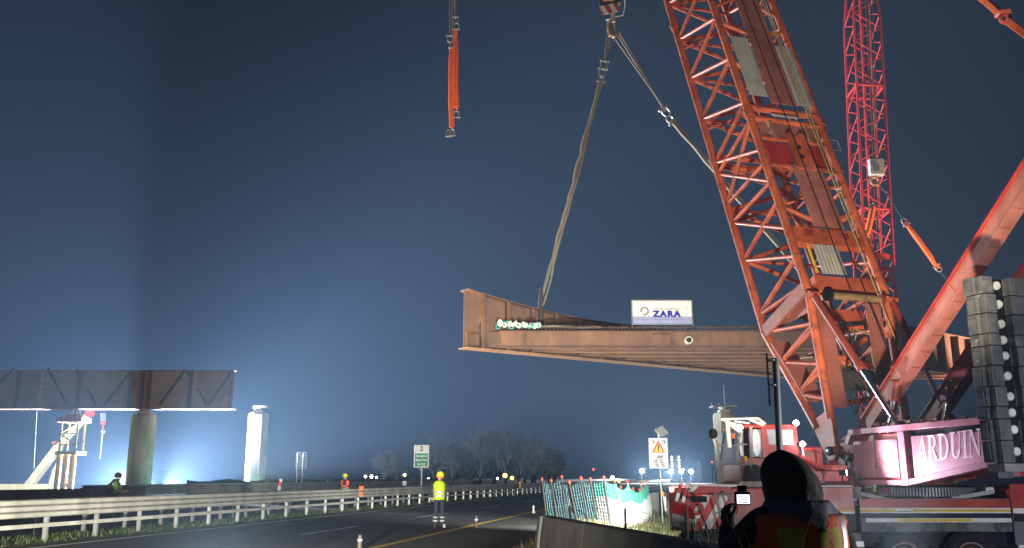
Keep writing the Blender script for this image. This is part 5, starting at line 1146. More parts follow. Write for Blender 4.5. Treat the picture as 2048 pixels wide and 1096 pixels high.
bollard(952, 1054, .36, 'rebar', 'short dark brown bollard on the yellow line near the lime vest worker'); bollard(719, 1101, .34, 'rebar', 'short dark bollard on the asphalt at the dark end of the yellow line'); bollard(1067, 1026, .34, 'sign_white', 'short white bollard beside the end of the concrete wall'); bollard(1139, 1010, .36, 'sign_white', 'small white bollard on the shoulder behind the netting')
# tall plain steel pole
pp = at(1553, 900, 12.0); po = thing('steel_pole', 'tall plain grey steel pole in front of the crane cab', 'pole', (pp.x, 12, 0))
bar('shaft', (pp.x, 12, -.2), (at(1551.5, 722, 12).x, 12, at(1551.5, 716, 12).z), .045, 'steel_grey', po, 16); MB().box((pp.x + .02 - .075, 11.97, at(1545, 812, 12).z), (pp.x - .045, 12.03, at(1545, 706, 12).z)).build('edge_strip', 'black', po)
for py in (722, 772): bar('collar', (pp.x + .01, 12, at(1553, py, 12).z), (pp.x + .01, 12, at(1553, py, 12).z + .02), .05, 'galv', po, 12)
# wire mesh fence behind the wall, and blue net scraps in front of the crane
def wire_fence(a, c, z0, z1, cell, th, name, label, mat, posts=True):
    a, c = Vector(a), Vector(c); L = (c - a).length; nx_, nz_ = int(L / cell), int((z1 - z0) / (cell * 1.8)); t = thing(name, label, 'fence', tuple(a)); b = MB()
    for i in range(nx_ + 1): p = a.lerp(c, i / nx_); w_ = random.uniform(-.006, .006); b.tube([p + UP * z0, p + Vector((w_, 0, (z0 + z1) / 2)), p + UP * z1], th, 3, False)
    for j in range(nz_ + 1):
        z = z0 + (z1 - z0) * j / nz_; b.tube([a.lerp(c, i / 8) + UP * (z + .02 * math.sin(i * 1.7 + j)) for i in range(9)], th * 1.1, 3, False)
    b.build('wire_mesh', mat, t)
    if posts:
        for u in (0, .5, 1): bar('fence_post', a.lerp(c, u) + UP * (z0 - .4), a.lerp(c, u) + UP * (z1 + .06), .018, 'rebar', t, 6)
wire_fence((.95, 15.2, 0), (2.55, 13.6, 0), .3, 1.08, .055, .0035, 'wire_fence', 'sagging wire mesh fence just behind the concrete wall', 'steel_grey')
wire_fence((2.05, 10.6, 0), (2.32, 10.4, 0), .2, 1.02, .03, .006, 'net_scrap', 'crumpled blue-green net hanging in front of the hazard boards', 'net_blue')
# dry weeds in front
def weed(x, y, h, n, seed, label):
    rr = random.Random(seed); t = thing('dry_weed', label, 'weed', (x, y, 0)); st = MB(); sd = MB()
    for k in range(n):
        dx, dy = rr.uniform(-.16, .16), rr.uniform(-.1, .1); hh = h * rr.uniform(.7, 1.0); pts = [Vector((x + dx * .15, y + dy * .15, 0)), Vector((x + dx * .45, y + dy * .4, hh * .5)), Vector((x + dx * 1.1, y + dy * .8, hh * .85)), Vector((x + dx * 1.9, y + dy, hh))]
        st.tube(pts, [.0035, .003, .0022, .0012], 5)
        for j in range(26):
            u = .72 + .28 * j / 26; q = pts[2].lerp(pts[3], (u - .72) / .28) if u > .85 else pts[1].lerp(pts[2], .4 + (u - .72) * 4); d = Vector((rr.uniform(-1, 1), rr.uniform(-1, 1), rr.uniform(.2, 1))).normalized() * rr.uniform(.012, .030); w = Vector((rr.uniform(-1, 1), rr.uniform(-1, 1), 0)).normalized() * .003
            sd.tri(q - w, q + w, q + d)
            sd.tri(q - w.cross(UP), q + w.cross(UP), q + d * .9)
        for j in range(3):
            u = rr.uniform(.2, .7); q = pts[0].lerp(pts[2], u); d = Vector((rr.uniform(-.2, .2), rr.uniform(-.1, .1), rr.uniform(.0, .2))); w = Vector((-d.y, d.x, 0)).normalized() * .004
            sd.tri(q - w, q + w, q + d)
    st.build('stem', 'grass_dry', t); sd.build('seed_head', 'grass_dry', t)['kind'] = 'stuff'
weed(.90, 3.45, 1.60, 5, 1, 'tall dry weed with seed heads rising beside the lit camera screen'); weed(1.00, 3.30, 1.50, 5, 2, 'dry weed stalks crossing the back of the orange vest'); weed(.76, 3.5, 1.38, 6, 3, 'low tangle of dry stalks by the dark sleeve')
for i in range(7): weed(1.75 + .13 * i, 8.6 + .3 * (i % 3), 1.18 + .08 * (i % 3), 9, 10 + i, 'pale dry weed in the clump below the hazard boards')
for o in list(scene.objects):
    if o.get('label') == 'pale dry weed in the clump below the hazard boards': o['group'] = 'dry weeds below the hazard boards'
# grass on the verges
def grass(name, n, fn, hmin, hmax, mat, label):
    b = MB(); rr = random.Random(5)
    for k in range(n):
        x, y = fn(rr); z = ground_z(x, y) - .02; h = rr.uniform(hmin, hmax); a = rr.uniform(0, 6.28); w = Vector((math.cos(a), math.sin(a), 0)) * rr.uniform(.006, .014) * (1 + y / 60); tip = Vector((x + rr.uniform(-.5, .5) * h, y + rr.uniform(-.5, .5) * h, z + h)); c_ = Vector((x, y, z)); b.tri(c_ - w, c_ + w, tip)
    o = b.build(name, mat); o['label'] = label; o['category'] = 'grass'; o['kind'] = 'stuff'
grass('verge_grass', 26000, lambda r: (lambda y: (XG(y) + r.uniform(12.8, 17.2), y))(16 + 44 * r.random() ** 1.3), .06, .26, 'grass', 'green grass on the lit verge below the warning sign')
grass('dry_verge_grass', 9000, lambda r: (lambda y: (XG(y) + r.uniform(12.8, 17.2), y))(14 + 40 * r.random() ** 1.3), .08, .34, 'grass_dry', 'dry yellow grass on the lit verge behind the concrete wall')
grass('median_grass', 9000, lambda r: (lambda y: (XG(y) + r.uniform(-1.6, .55), y))(20 + 90 * r.random() ** 1.2), .04, .17, 'grass', 'grass tufts growing under the near guard rail')
# ------------------------------------------------------------------ end (part 4)
# ================================================================== people
def skinned(name, J, E_, rad, mat_of, mats, parent, origin, rotz=0.0, levels=2):
    keys = list(J); idx = {k: i for i, k in enumerate(keys)}; me = bpy.data.meshes.new(name); rot = Matrix.Rotation(rotz, 3, 'Z')
    me.from_pydata([tuple(rot @ Vector(J[k])) for k in keys], [(idx[a], idx[b]) for a, b in E_], []); o = bpy.data.objects.new(name, me); col.objects.link(o)
    o.modifiers.new('s', 'SKIN'); sv = me.skin_vertices[0].data
    for k in keys:
        r = rad[k]; sv[idx[k]].radius = r if isinstance(r, tuple) else (r, r); sv[idx[k]].use_root = (k == keys[0])
    o.modifiers['s'].branch_smoothing = .6; s = o.modifiers.new('sub', 'SUBSURF'); s.levels = s.render_levels = levels
    dg = bpy.context.evaluated_depsgraph_get(); m2 = bpy.data.meshes.new_from_object(o.evaluated_get(dg)); bpy.data.objects.remove(o)
    m2.materials.clear(); [m2.materials.append(MATS[m]) for m in mats]; inv = rot.inverted()
    segs = [(Vector(J[a]), Vector(J[b]), mat_of.get((a, b), 0)) for a, b in E_]
    for p in m2.polygons:
        c = inv @ p.center; best = None
        for a, b, mi in segs:
            d = b - a; t = max(0, min(1, (c - a).dot(d) / max(d.length_squared, 1e-9))); dist = (a + d * t - c).length
            if best is None or dist < best[0]: best = (dist, mi)
        p.material_index = best[1]; p.use_smooth = True
    o2 = bpy.data.objects.new(name, m2); link(o2, parent); return o2
BASE_E = [('pel', 'spi'), ('spi', 'che'), ('che', 'nec'), ('nec', 'hea'), ('hea', 'top'), ('che', 'shl'), ('shl', 'ell'), ('ell', 'wrl'), ('wrl', 'pal'), ('che', 'shr'), ('shr', 'elr'), ('elr', 'wrr'), ('wrr', 'par'),
          ('pel', 'hil'), ('hil', 'knl'), ('knl', 'anl'), ('anl', 'tol'), ('pel', 'hir'), ('hir', 'knr'), ('knr', 'anr'), ('anr', 'tor')]
BASE_R = dict(pel=(.15, .115), spi=(.145, .105), che=(.17, .115), nec=.058, hea=(.075, .095), top=(.07, .085), shl=.075, ell=.056, wrl=.042, pal=(.04, .022), shr=.075, elr=.056, wrr=.042, par=(.04, .022), hil=.095, knl=.07, anl=.055, tol=.045, hir=.095, knr=.07, anr=.055, tor=.045)
BASE_J = dict(pel=(0, 0, .95), spi=(0, .01, 1.16), che=(0, 0, 1.38), nec=(0, .01, 1.51), hea=(0, .03, 1.61), top=(0, .03, 1.70), shl=(-.19, 0, 1.42), ell=(-.27, -.03, 1.15), wrl=(-.25, .08, .92), pal=(-.245, .10, .84), shr=(.19, 0, 1.42), elr=(.27, -.03, 1.15), wrr=(.25, .08, .92), par=(.245, .10, .84),
              hil=(-.10, 0, .90), knl=(-.11, .02, .50), anl=(-.115, -.02, .09), tol=(-.12, .14, .045), hir=(.10, 0, .90), knr=(.11, .02, .50), anr=(.115, -.02, .09), tor=(.13, .14, .045))
def body(parent, origin, J, mats, rotz=0.0, fingers=True, scale=1.0, extraR=None):
    j = dict(BASE_J); j.update(J); r = dict(BASE_R); r.update(extraR or {}); e_ = list(BASE_E)
    mo = {}
    for a, b in BASE_E:
        if a in ('hil', 'hir', 'knl', 'knr') or (a == 'pel' and b != 'spi'): mo[(a, b)] = 1
        elif a in ('anl', 'anr'): mo[(a, b)] = 2
        elif a in ('nec', 'hea', 'wrl', 'wrr'): mo[(a, b)] = 3
    if fingers:
        for s, w, p in (('l', 'wrl', 'pal'), ('r', 'wrr', 'par')):
            d = (Vector(j[p]) - Vector(j[w])).normalized(); sd = d.orthogonal().normalized(); cu = d.cross(sd)
            for k, off in enumerate((-.03, -.01, .01, .03)):
                L = (.055, .068, .064, .048)[k]; a = Vector(j[p]) + sd * off + d * .03; b = a + d * L * .55 + cu * .012; c = b + d * L * .35 + cu * .03
                for nm, q in (('a', a), ('b', b), ('c', c)): j['f%s%d%s' % (s, k, nm)] = tuple(q); r['f%s%d%s' % (s, k, nm)] = .0095
                for x, y in ((p, 'f%s%da' % (s, k)), ('f%s%da' % (s, k), 'f%s%db' % (s, k)), ('f%s%db' % (s, k), 'f%s%dc' % (s, k))): e_.append((x, y)); mo[(x, y)] = 3
            a = Vector(j[w]).lerp(Vector(j[p]), .5) + sd * .045; b = a + (d + sd * .7).normalized() * .05
            for nm, q in (('ta', a), ('tb', b)): j['f' + s + nm] = tuple(q); r['f' + s + nm] = .011
            for x, y in ((w, 'f%sta' % s), ('f%sta' % s, 'f%stb' % s)): e_.append((x, y)); mo[(x, y)] = 3
    return skinned('body', j, e_, r, mo, mats, parent, origin, rotz), j
def loft(rings, n, parent, name, mats, rotz=0.0, matf=None, wob=0.0, seed=0, caps=(False, False), solid=.012, smooth=True):
    rr = random.Random(seed); rot = Matrix.Rotation(rotz, 3, 'Z'); b = MB()
    for (cx_, cy_, z, rx, ry) in rings:
        for i in range(n):
            a = 2 * math.pi * i / n; k = 1 + wob * math.sin(a * 5 + z * 23 + seed) + wob * .7 * math.sin(a * 9 - z * 31) + rr.uniform(-wob, wob) * .4
            b.v.append(rot @ Vector((cx_ + rx * k * math.cos(a), cy_ + ry * k * math.sin(a), z)))
    for j in range(len(rings) - 1):
        for i in range(n):
            b.f.append((j * n + i, j * n + (i + 1) % n, (j + 1) * n + (i + 1) % n, (j + 1) * n + i)); b.m.append(matf(2 * math.pi * (i + .5) / n, (rings[j][2] + rings[j + 1][2]) / 2) if matf else 0)
    if caps[0]: b.f.append(tuple(range(n))); b.m.append(0)
    if caps[1]: b.f.append(tuple(range((len(rings) - 1) * n, len(rings) * n))); b.m.append(0)
    me = b.mesh(name, mats, (0, 0, 0), smooth); o = bpy.data.objects.new(name, me); link(o, parent)
    if solid: s = o.modifiers.new('so', 'SOLIDIFY'); s.thickness = solid; s.offset = 1
    return o
def helmet(parent, c, rotz, mat='helmet_yellow'):
    b = MB(); cx_, cy_, cz = c; n = 20; rings = [(.125, .150, -.035), (.118, .140, .0), (.112, .132, .04), (.095, .112, .085), (.06, .07, .115), (.015, .018, .126)]
    b2 = [(cx_, cy_ - .005, cz + z, rx, ry) for rx, ry, z in rings]
    h = loft(b2, n, parent, 'helmet', [mat], rotz, caps=(False, True), solid=.006)
    loft([(cx_, cy_ + .03, cz - .040, .135, .165), (cx_, cy_ + .03, cz - .034, .130, .158)], n, parent, 'helmet_brim', [mat], rotz, solid=.004)
    return h
# worker in lime vest on the road, back to the camera
wp = atz(877, 1055, 0); w1 = thing('person', 'person in lime vest and yellow helmet standing on the road looking up', 'person', tuple(wp))
body(w1, wp, dict(hea=(.015, .015, 1.61), top=(.03, -.005, 1.69), shl=(-.20, 0, 1.42), shr=(.20, 0, 1.42), ell=(-.345, -.03, 1.14), wrl=(-.25, .03, .95), pal=(-.20, .07, .89), elr=(.37, .01, 1.17), wrr=(.27, .19, 1.24), par=(.20, .24, 1.29), tor=(.25, .06, .045), knl=(-.10, .02, .5), anl=(-.105, -.02, .09)), ['cloth_navy', 'cloth_navy', 'boot', 'skin'], extraR=dict(shl=.085, shr=.085, ell=.068, elr=.068, wrl=.052, wrr=.052))
def vest1(a, z): return 1 if (.98 < z < 1.045 or 1.10 < z < 1.165) else 0
loft([(0, 0, z, rx, ry) for z, rx, ry in ((.885, 0.184, .165), (.93, 0.189, .168), (.975, 0.187, .166), (.985, 0.187, .166), (1.04, 0.184, .163), (1.05, 0.184, .163), (1.095, 0.183, .16), (1.105, 0.183, .16), (1.16, 0.183, .16), (1.17, 0.184, .16), (1.27, 0.192, .162), (1.37, 0.194, .158), (1.43, 0.171, .145), (1.475, 0.117, .115), (1.50, 0.081, .09))], 28, w1, 'vest', ['vest_lime', 'reflective'], 0, vest1, .018, 3)
helmet(w1, (.03, -.01, 1.675), 0)
b = MB(); b.ring((.03, -.0, 1.60), (0, .3, 1), .105, .022, 18, 6); o = b.build('ear_defender_band', 'sling_orange', None); o.parent = w1
for x, zz_ in ((-.11, .30), (-.11, .19), (.115, .30), (.115, .19)): loft([(x, -.005, zz_, .078, .085), (x, -.005, zz_ + .05, .078, .085)], 16, w1, 'reflective_band', ['reflective'])
for x, y in ((-.12, .06), (.185, .03)): loft([(x, y, .0, .055, .13), (x, y, .05, .055, .13), (x, y - .03, .11, .05, .07)], 14, w1, 'shoe', ['boot' if x < 0 else 'shoe_pale'], caps=(True, True), solid=0)
# worker in orange vest between the rails, facing the camera, hands joined
w2p = Vector((at(690, 965, 47.4).x, 47.4, 0)); w2 = thing('person', 'person in orange vest and lime helmet standing between the guard rails', 'person', tuple(w2p))
body(w2, w2p, dict(ell=(-.29, .02, 1.18), wrl=(-.10, .22, 1.14), pal=(-.02, .25, 1.15), elr=(.29, .02, 1.18), wrr=(.10, .22, 1.16), par=(.02, .26, 1.17)), ['cloth_navy', 'cloth_navy', 'boot', 'skin'], math.pi)
def vest2(a, z): return 1 if 1.0 < z < 1.06 else (2 if abs(math.atan2(math.sin(a - math.pi / 2), math.cos(a - math.pi / 2))) < .38 else 0)
loft([(0, 0, z, rx, ry) for z, rx, ry in ((.86, .21, .165), (.93, .212, .168), (1.0, .21, .166), (1.06, .207, .164), (1.16, .205, .16), (1.27, .213, .162), (1.37, .22, .158), (1.43, .20, .145), (1.475, .13, .115))], 28, w2, 'vest', ['vest_orange', 'reflective', 'cloth_navy'], math.pi, vest2, .015, 5)
helmet(w2, (0, .03, 1.675), math.pi, 'helmet_yellow')
b = MB(); b.lathe((0, 0, 0), (0, 1, -.3), [(.016, 0), (.012, .02), (.004, .03)], 8); o = b.build('nose', 'skin'); o.parent = w2; o.location = (0, -.135, 1.60)
# person in green jacket, side view, looking along the bridge
w3p = Vector((at(233, 965, 33.5).x, 33.5, 0)); w3 = thing('person', 'person in green hooded jacket standing behind the near rail by the pier', 'person', tuple(w3p))
body(w3, w3p, dict(che=(0, -.02, 1.38), nec=(0, .02, 1.52), hea=(0, .06, 1.62), top=(0, .05, 1.71), ell=(-.25, .08, 1.17), wrl=(-.20, .28, 1.10), pal=(-.18, .35, 1.12), elr=(.25, .08, 1.17), wrr=(.20, .28, 1.08), par=(.18, .35, 1.10)), ['cloth_green', 'cloth_navy', 'boot', 'skin'], R(-82), extraR=dict(che=(.20, .17), spi=(.19, .16), pel=(.18, .15), shl=.10, shr=.10, ell=.08, elr=.08))
loft([(0, .04, 1.60, .085, .105), (0, .035, 1.65, .098, .118), (0, .03, 1.71, .09, .11), (0, .03, 1.76, .05, .06), (0, .03, 1.775, .01, .01)], 18, w3, 'cap', ['cloth_black'], R(-82), caps=(False, True))
loft([(0, -.06, 1.40, .15, .13), (0, -.05, 1.47, .14, .12), (0, -.01, 1.52, .11, .11), (0, .0, 1.55, .10, .10)], 18, w3, 'hood', ['cloth_black'], R(-82), wob=.03)
loft([(0, -.22, 1.0, .13, .07), (0, -.25, 1.15, .15, .09), (0, -.24, 1.32, .14, .09), (0, -.18, 1.42, .09, .05)], 16, w3, 'backpack', ['cloth_black'], R(-82), caps=(True, True), solid=0)
# hooded person in the foreground
w4p = Vector((1.50, 4.9, 0)); w4 = thing('person', 'hooded person in orange and yellow vest filming the lift, seen from behind', 'person', tuple(w4p))
ROT4 = R(14)
body(w4, w4p, dict(nec=(-.02, .01, 1.51), hea=(-.03, .03, 1.60), top=(-.03, .03, 1.68), shl=(-.20, 0, 1.40), ell=(-.33, .12, 1.20), wrl=(-.235, .33, 1.36), pal=(-.215, .375, 1.405), elr=(.30, .02, 1.14), wrr=(.22, .22, 1.02), par=(.17, .28, 1.0), shr=(.20, 0, 1.40)), ['cloth_black', 'cloth_navy', 'boot', 'cloth_black'], ROT4, extraR=dict(che=(.19, .14), spi=(.17, .14), pel=(.17, .14), shl=.095, shr=.095, ell=.08, elr=.08, wrl=.05, wrr=.05))
def hood_mesh():
    n, mseg = 72, 34; b = MB(); rr = random.Random(6)
    for j in range(mseg + 1):
        v = j / mseg; z = 1.40 + .345 * v
        prof = [(0, .158), (.12, .150), (.25, .147), (.45, .148), (.62, .140), (.76, .121), (.87, .092), (.95, .055), (1.0, .008)]
        for (v0, r0), (v1, r1) in zip(prof[:-1], prof[1:]):
            if v0 <= v <= v1: rad = r0 + (r1 - r0) * (v - v0) / (v1 - v0); break
        cxh = -.02 - .035 * v * v + .012 * math.sin(v * 5); cyh = .012 * v
        for i in range(n):
            a = 2 * math.pi * i / n
            f = 1 + .030 * math.sin(3 * a + 4.2 * v + .6) * (1 - .4 * v) + .024 * math.sin(5 * a - 7 * v) * (1 - v) + .016 * math.sin(9 * a + 11 * v + 1.3) * (1 - v) + .012 * math.sin(14 * a - 5 * v + 2 * math.sin(6 * v)) * (1 - v * .7)
            f += .05 * max(0, math.cos(a - 2.6)) ** 6 * math.sin(math.pi * min(1, v * 1.15))      # peak of cloth at the crown
            crease = .020 * math.exp(-((v - .30 - .06 * math.sin(2 * a)) / .035) ** 2) + .014 * math.exp(-((v - .50 - .08 * math.sin(2 * a + 1)) / .03) ** 2)
            f -= crease
            b.v.append(Vector((cxh + rad * f * math.cos(a), cyh + rad * f * 1.02 * math.sin(a), z + .012 * math.sin(2 * a + 1) * (1 - v))))
    for j in range(mseg):
        for i in range(n): b.f.append((j * n + i, j * n + (i + 1) % n, (j + 1) * n + (i + 1) % n, (j + 1) * n + i)); b.m.append(0)
    b.f.append(tuple(range(mseg * n, mseg * n + n))); b.m.append(0)
    rot = Matrix.Rotation(ROT4, 3, 'Z'); b.v = [rot @ p for p in b.v]
    o = bpy.data.objects.new('hood', b.mesh('hood', 'cloth_brown', (0, 0, 0), True)); link(o, w4); return o
hood_mesh()
loft([(0, -.0, 1.33, .225, .185), (0, -.0, 1.39, .215, .175), (0, .0, 1.43, .185, .165), (0, .0, 1.465, .165, .155), (0, .0, 1.475, .155, .148)], 44, w4, 'collar', ['skirt_grey'], ROT4, wob=.035, seed=9, solid=.012)
def vest4(a, z):
    x = math.cos(a); back = math.sin(a) < .1
    if .60 < x < .76: return 2
    if .52 < x <= .60 or .76 <= x < .84: return 0
    if z < 1.345 and back and (-.02 < x < .22 or .32 < x < .50 or -.75 < x < -.30): return 1
    return 0
loft([(0, 0, z, rx, ry) for z, rx, ry in ((.86, .245, .20), (.95, .245, .20), (1.05, .245, .20), (1.13, .245, .198), (1.21, .250, .198), (1.28, .256, .196), (1.335, .256, .19), (1.35, .254, .188), (1.375, .262, .18), (1.395, .25, .172), (1.41, .235, .165))], 60, w4, 'vest', ['vest_orange', 'vest_yellow', 'reflective'], ROT4, vest4, .014, 8, solid=.01)
rot4 = Matrix.Rotation(ROT4, 3, 'Z')
tg = MB(); q = rot4 @ Vector((-.005, -.20, 1.385)); tg.prism([q + Vector((-.03, 0, 0)), q + Vector((0, 0, -.035)), q + Vector((.03, 0, 0)), q + Vector((0, 0, .035))], (0, -.004, 0)); o = tg.build('white_tag', 'sign_white'); o.parent = w4
# small camera with a lit screen held up in the left hand
cp = at(1487, 998, 5.23); vc = thing('camera', 'small black camera with a lit white screen held up in the left hand', 'camera', tuple(cp))
MB().box((cp.x - .044, 5.235, cp.z - .034), (cp.x + .044, 5.275, cp.z + .040)).build('body', 'black', vc, bevel=.006); MB().box((cp.x - .036, 5.231, cp.z - .026), (cp.x + .036, 5.2345, cp.z + .024)).build('screen', 'screen', vc); MB().box((cp.x - .026, 5.24, cp.z + .0405), (cp.x + .026, 5.27, cp.z + .075)).build('viewfinder', 'black', vc, bevel=.005)
b = MB()
for (x0, z0, x1, z1) in ((-.03, .012, -.008, .016), (.0, .008, .026, .013), (-.024, -.006, .018, -.002), (-.006, -.022, .02, -.017), (-.03, -.018, -.014, -.012)): b.box((cp.x + x0, 5.2295, cp.z + z0), (cp.x + x1, 5.2305, cp.z + z1))
b.build('screen_image', 'dark_blue', vc)

# ================================================================== bare trees and distance
def tree_mesh(seed, h, spread):
    rr = random.Random(seed); tr, cr = MB(), MB()
    def grow(p, d, L, r, depth):
        n = 3; pts = [p]; q = p; dd = d.copy()
        for i in range(n): dd = (dd + Vector((rr.uniform(-.18, .18), rr.uniform(-.18, .18), rr.uniform(-.05, .12)))).normalized(); q = q + dd * L / n; pts.append(q)
        (tr if depth < 2 else cr).tube(pts, [r, r * .85, r * .72, r * .6], 6 if depth < 2 else 3, cap=False)
        if depth >= 5: return
        for k in range((5, 5, 4, 4, 3)[depth]):
            t = rr.uniform(.35, 1.0); i = min(n - 1, int(t * n)); s = pts[i].lerp(pts[i + 1], t * n - i); a = rr.uniform(0, 6.28); tilt = rr.uniform(.35, .85) * spread
            o_ = dd.orthogonal().normalized(); o_ = Quaternion(dd, a) @ o_; nd = (dd * math.cos(tilt) + o_ * math.sin(tilt) + Vector((0, 0, .12))).normalized(); grow(s, nd, L * rr.uniform(.58, .80), max(r * .55, .012), depth + 1)
    grow(Vector((0, 0, -.1)), Vector((0, 0, 1)), h * .36, h * .022, 0)
    return tr.mesh('trunk', 'bark'), cr.mesh('crown', 'twig')
TM = [tree_mesh(11, 7.5, 1.0), tree_mesh(23, 8.0, 1.1), tree_mesh(37, 7.0, .9)]
tl_ = [(768, 118, .70, 0, 'thin bare tree standing apart beside the warm far lamps'), (800, 126, .62, 1, 'small bare tree just left of the distance sign'), (868, 122, .98, 1, 'bare tree rising behind the distance sign'), (905, 128, 1.0, 0, 'bare tree behind the lime vest worker'), (938, 132, .95, 2, None), (960, 126, 1.12, 0, None), (985, 130, 1.2, 1, 'tallest dense bare tree of the far grove'), (1012, 126, 1.18, 0, None), (1038, 132, 1.05, 2, None), (1062, 128, 1.05, 1, None), (1086, 134, .95, 0, None), (1108, 130, .80, 2, 'last low bare tree at the open end of the grove'), (922, 140, .85, 2, None), (1000, 142, 1.0, 2, None), (1050, 144, 1.0, 0, None), (892, 138, .95, 0, None), (950, 146, 1.1, 1, None), (975, 150, 1.15, 2, None), (1025, 148, 1.1, 1, None), (1072, 146, 1.0, 2, None), (1096, 148, .85, 1, None), (915, 150, .9, 1, None)]
for i, (px, Y, s, k, lab) in enumerate(tl_):
    x = at(px, 950, Y).x; t = thing('bare_tree', lab or 'bare leafless tree in the dense far grove', 'tree', (x, Y, 0), 'bare trees beyond the road')
    for nm, me in zip(('trunk', 'crown'), TM[k]): o = bpy.data.objects.new(nm, me); link(o, t)
    t.rotation_euler = (0, 0, i * 1.9); t.scale = (s * 1.3, s * 1.3, s * 1.22)
# green screen fence on the far verge
for k in range(9):
    y0 = 66 + k * 12; off = -19.5; b = MB(); n = 8; z1 = 1.45
    for i in range(n):
        ya, yb = y0 + 11.8 * i / n, y0 + 11.8 * (i + 1) / n; za, zb_ = 1.40 + .10 * math.sin(ya * .9), 1.40 + .10 * math.sin(yb * .9); b.quad((XG(ya) + off, ya, 0), (XG(yb) + off, yb, 0), (XG(yb) + off, yb, zb_), (XG(ya) + off, ya, za))
    o = b.build('screen_fence', 'screen_green', loc=(XG(y0) + off, y0, 0)); o.modifiers.new('s', 'SOLIDIFY').thickness = .02; tag(o, 'length of low green screen fence beyond the far barrier', 'fence', 'green screen fence panels')
# dark horizon woodland
b = MB(); rr = random.Random(3); prev = None
for i in range(221):
    x = -900 + i * 10; h = 5 + 2.2 * math.sin(i * .31) + 1.6 * math.sin(i * .83) + rr.uniform(-.8, .8); y = 620 + 20 * math.sin(i * .2); cur = (Vector((x, y, -.5)), Vector((x, y + 4, h)), Vector((x, y + 30, h * .9)))
    if prev:
        for j in range(2): b.quad(prev[j], cur[j], cur[j + 1], prev[j + 1])
    prev = cur
o = b.build('distant_woodland', 'bark'); o['label'] = 'dark line of distant woodland on the horizon'; o['category'] = 'woodland'; o['kind'] = 'stuff'
# far lamps
def far_lamp(px, py, Y, r, mat, name, label, power=0, color=WHITE, group=None, pole=True):
    p = at(px, py, Y); t = thing(name, label, 'lamp', (p.x, Y, 0), group); b = MB(); b.lathe(p, (0, -1, 0), [(r * .5, -r * .8), (r * .95, -r * .3), (r, 0), (r * .95, r * .3), (r * .5, r * .8)], 14); b.build('lens', mat, t, smooth=True)
    if pole and p.z > .3: bar('pole', (p.x, Y + r, 0), (p.x, Y + r, p.z), max(.06, r * .12), 'black', t, 6)
    if power: lo = point(name + '_light', p + Vector((0, -r - .6, 0)), power, color, .4)
for i, px in enumerate((1284, 1342, 1363, 1382)): far_lamp(px, 942 + (i % 2), 260, .60, 'lamp_glow', 'apron_floodlight', 'dazzling white floodlight on the far horizon beyond the verge', 26000, (.95, .97, 1.0), 'far white floodlights')
for (px, py, Y, r, mt, lab) in ((1225, 955, 170, .42, 'lamp_white', 'single white lamp low over the road beyond the netting'), (1010, 951, 112, .42, 'lamp_amber', 'bright amber warning lamp in front of the grove'), (1024, 956, 112, .34, 'lamp_amber', 'smaller amber lamp right of the bright one, before the grove'), (995, 957, 112, .22, 'lamp_warm', 'faint pale lamp left of the amber pair, before the grove'), (1187, 939, 240, .38, 'lamp_red', 'red obstruction lamp standing above the road end'), (1424, 924, 150, .20, 'lamp_red', 'red lamp close beside the pier at the cab'), (731, 953, 135, .30, 'lamp_warm', 'warm lamp among the dark trees, first of three'), (743, 953, 135, .36, 'lamp_warm', 'warm lamp among the dark trees, middle of three'), (753, 955, 135, .24, 'lamp_warm', 'warm lamp among the dark trees, beside the thin bare tree'), (809, 950, 135, .34, 'lamp_warm', 'warm lamp left of the distance sign'), (857, 958, 130, .26, 'lamp_warm', 'warm lamp between the sign post and the lime vest worker'), (1238, 963, 150, .30, 'lamp_amber', 'yellow warning lamp by the netting on the road')):
    far_lamp(px, py, Y, r * .62, mt, 'far_lamp', lab)
# lit lattice masts on the horizon
def far_mast(px, py, Y, w, label, lights):
    p = at(px, py, Y); t = thing('lattice_mast', label, 'mast', (p.x, Y, 0)); b = MB()
    for s in (-1, 1): b.tube([(p.x + s * w, Y, 0), (p.x + s * w * .8, Y, p.z)], .12, 5)
    for i in range(9): z = p.z * i / 9; b.tube([(p.x - w, Y, z), (p.x + w, Y, z + p.z / 9)], .08, 4); b.tube([(p.x + w, Y, z), (p.x - w, Y, z + p.z / 9)], .08, 4)
    b.build('lattice', 'galv', t)
    for i in range(lights):
        for s in (-1, 1): c = Vector((p.x + s * w, Y - .4, p.z * (.35 + .65 * i / lights))); bb_ = MB(); bb_.lathe(c, (0, -1, 0), [(.12, -.2), (.25, 0), (.12, .2)], 8); bb_.build('lamp', 'lamp_warm' if i % 2 else 'lamp_white', t)
far_mast(1350, 908, 330, 1.3, 'tall lattice mast dotted with lamps on the horizon', 6); far_mast(1397, 922, 300, .5, 'slim pale lattice mast on the horizon beside the floodlights', 0)
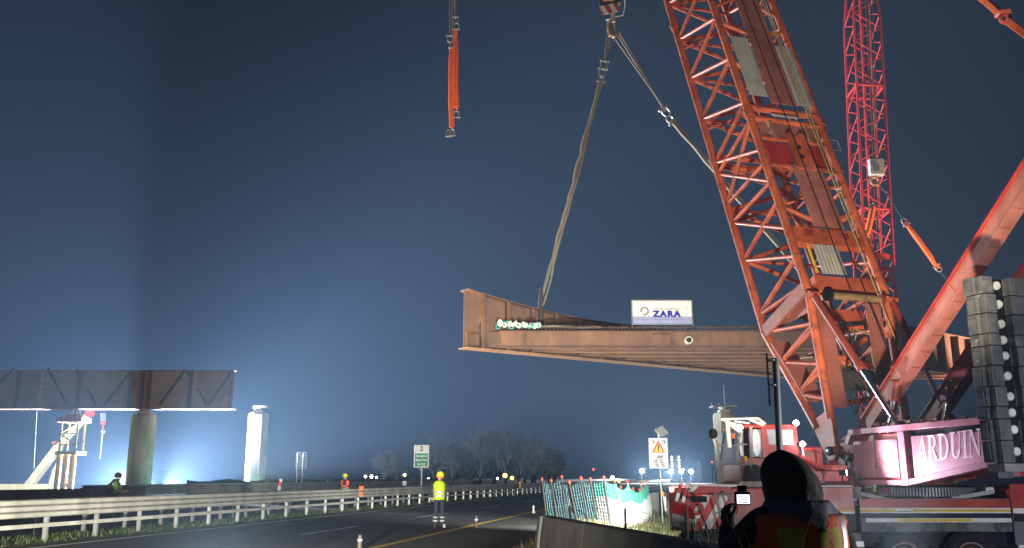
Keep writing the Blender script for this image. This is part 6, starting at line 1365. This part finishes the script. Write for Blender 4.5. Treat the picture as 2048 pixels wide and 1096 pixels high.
# two traffic cones on the closed lane and a covered heap by the pier
for i, (px, py) in enumerate(((1154, 978), (1120, 985))):
    p = atz(px, py, 0); t = thing('traffic_cone', ['orange traffic cone far along the closed lane', 'orange traffic cone on the road before the amber lamps'][i], 'cone', tuple(p)); b = MB(); b.lathe(p, (0, 0, 1), [(.18, 0), (.18, .04), (.14, .045), (.03, .7)], 14); b.build('cone', 'sling_orange', t, smooth=True); b = MB(); b.lathe(p + UP * .35, (0, 0, 1), [(.095, 0), (.07, .15)], 14); b.build('band', 'sign_white', t)
hp = at(1398, 963, 62); b = MB(); n = 14
b.lathe((hp.x, 62, ground_z(hp.x, 62) - .1), (0, 0, 1), [(2.0, 0), (1.75, .9), (1.3, 1.6), (.7, 1.95), (.2, 2.1)], 18); o = b.build('covered_heap', 'cloth_navy', loc=(hp.x, 62, ground_z(hp.x, 62)), smooth=True); tag(o, 'dark covered heap beside the pier behind the hazard boards', 'heap')

# ------------------------------------------------------------------ floodlight fittings on the ground
for (p, d, lab) in (((-31.75, 76.2, .9), (.3, -.4, .5), 'ground floodlight hidden close behind the round pier'), ((-28.3, 75.0, .6), (.7, -.4, .4), 'ground floodlight on the bare pier side of the round pier'), ((-11.0, 38.0, .95), (.6, .4, .4), 'ground floodlight standing between the two guard rails')):
    p = Vector(p); d = Vector(d).normalized(); t = thing('ground_floodlight', lab, 'floodlight', (p.x, p.y, 0)); q = p - d * .45
    b = MB(); b.lathe(q, d, [(.10, -.2), (.24, 0), (.24, .06)], 14); b.build('housing', 'black', t); bar('stand', (q.x, q.y, 0), q, .04, 'steel_grey', t, 6)

# ------------------------------------------------------------------ haze in the night air
hz = MB(); hz.box((-1700, -130, -3.0), (1700, 2500, 62.0)); ho = hz.build('haze', 'black'); ho['kind'] = 'stuff'
hm_ = bpy.data.materials.new('night_haze'); hm_.use_nodes = True; hn, hl = hm_.node_tree.nodes, hm_.node_tree.links; hn.clear()
h_out = hn.new('ShaderNodeOutputMaterial'); h_v = hn.new('ShaderNodeVolumePrincipled'); h_v.inputs['Color'].default_value = (.40, .64, 1.0, 1); h_v.inputs['Density'].default_value = 0.0011; h_v.inputs['Anisotropy'].default_value = 0.15
hl.new(h_v.outputs[0], h_out.inputs['Volume']); ho.data.materials.clear(); ho.data.materials.append(hm_)
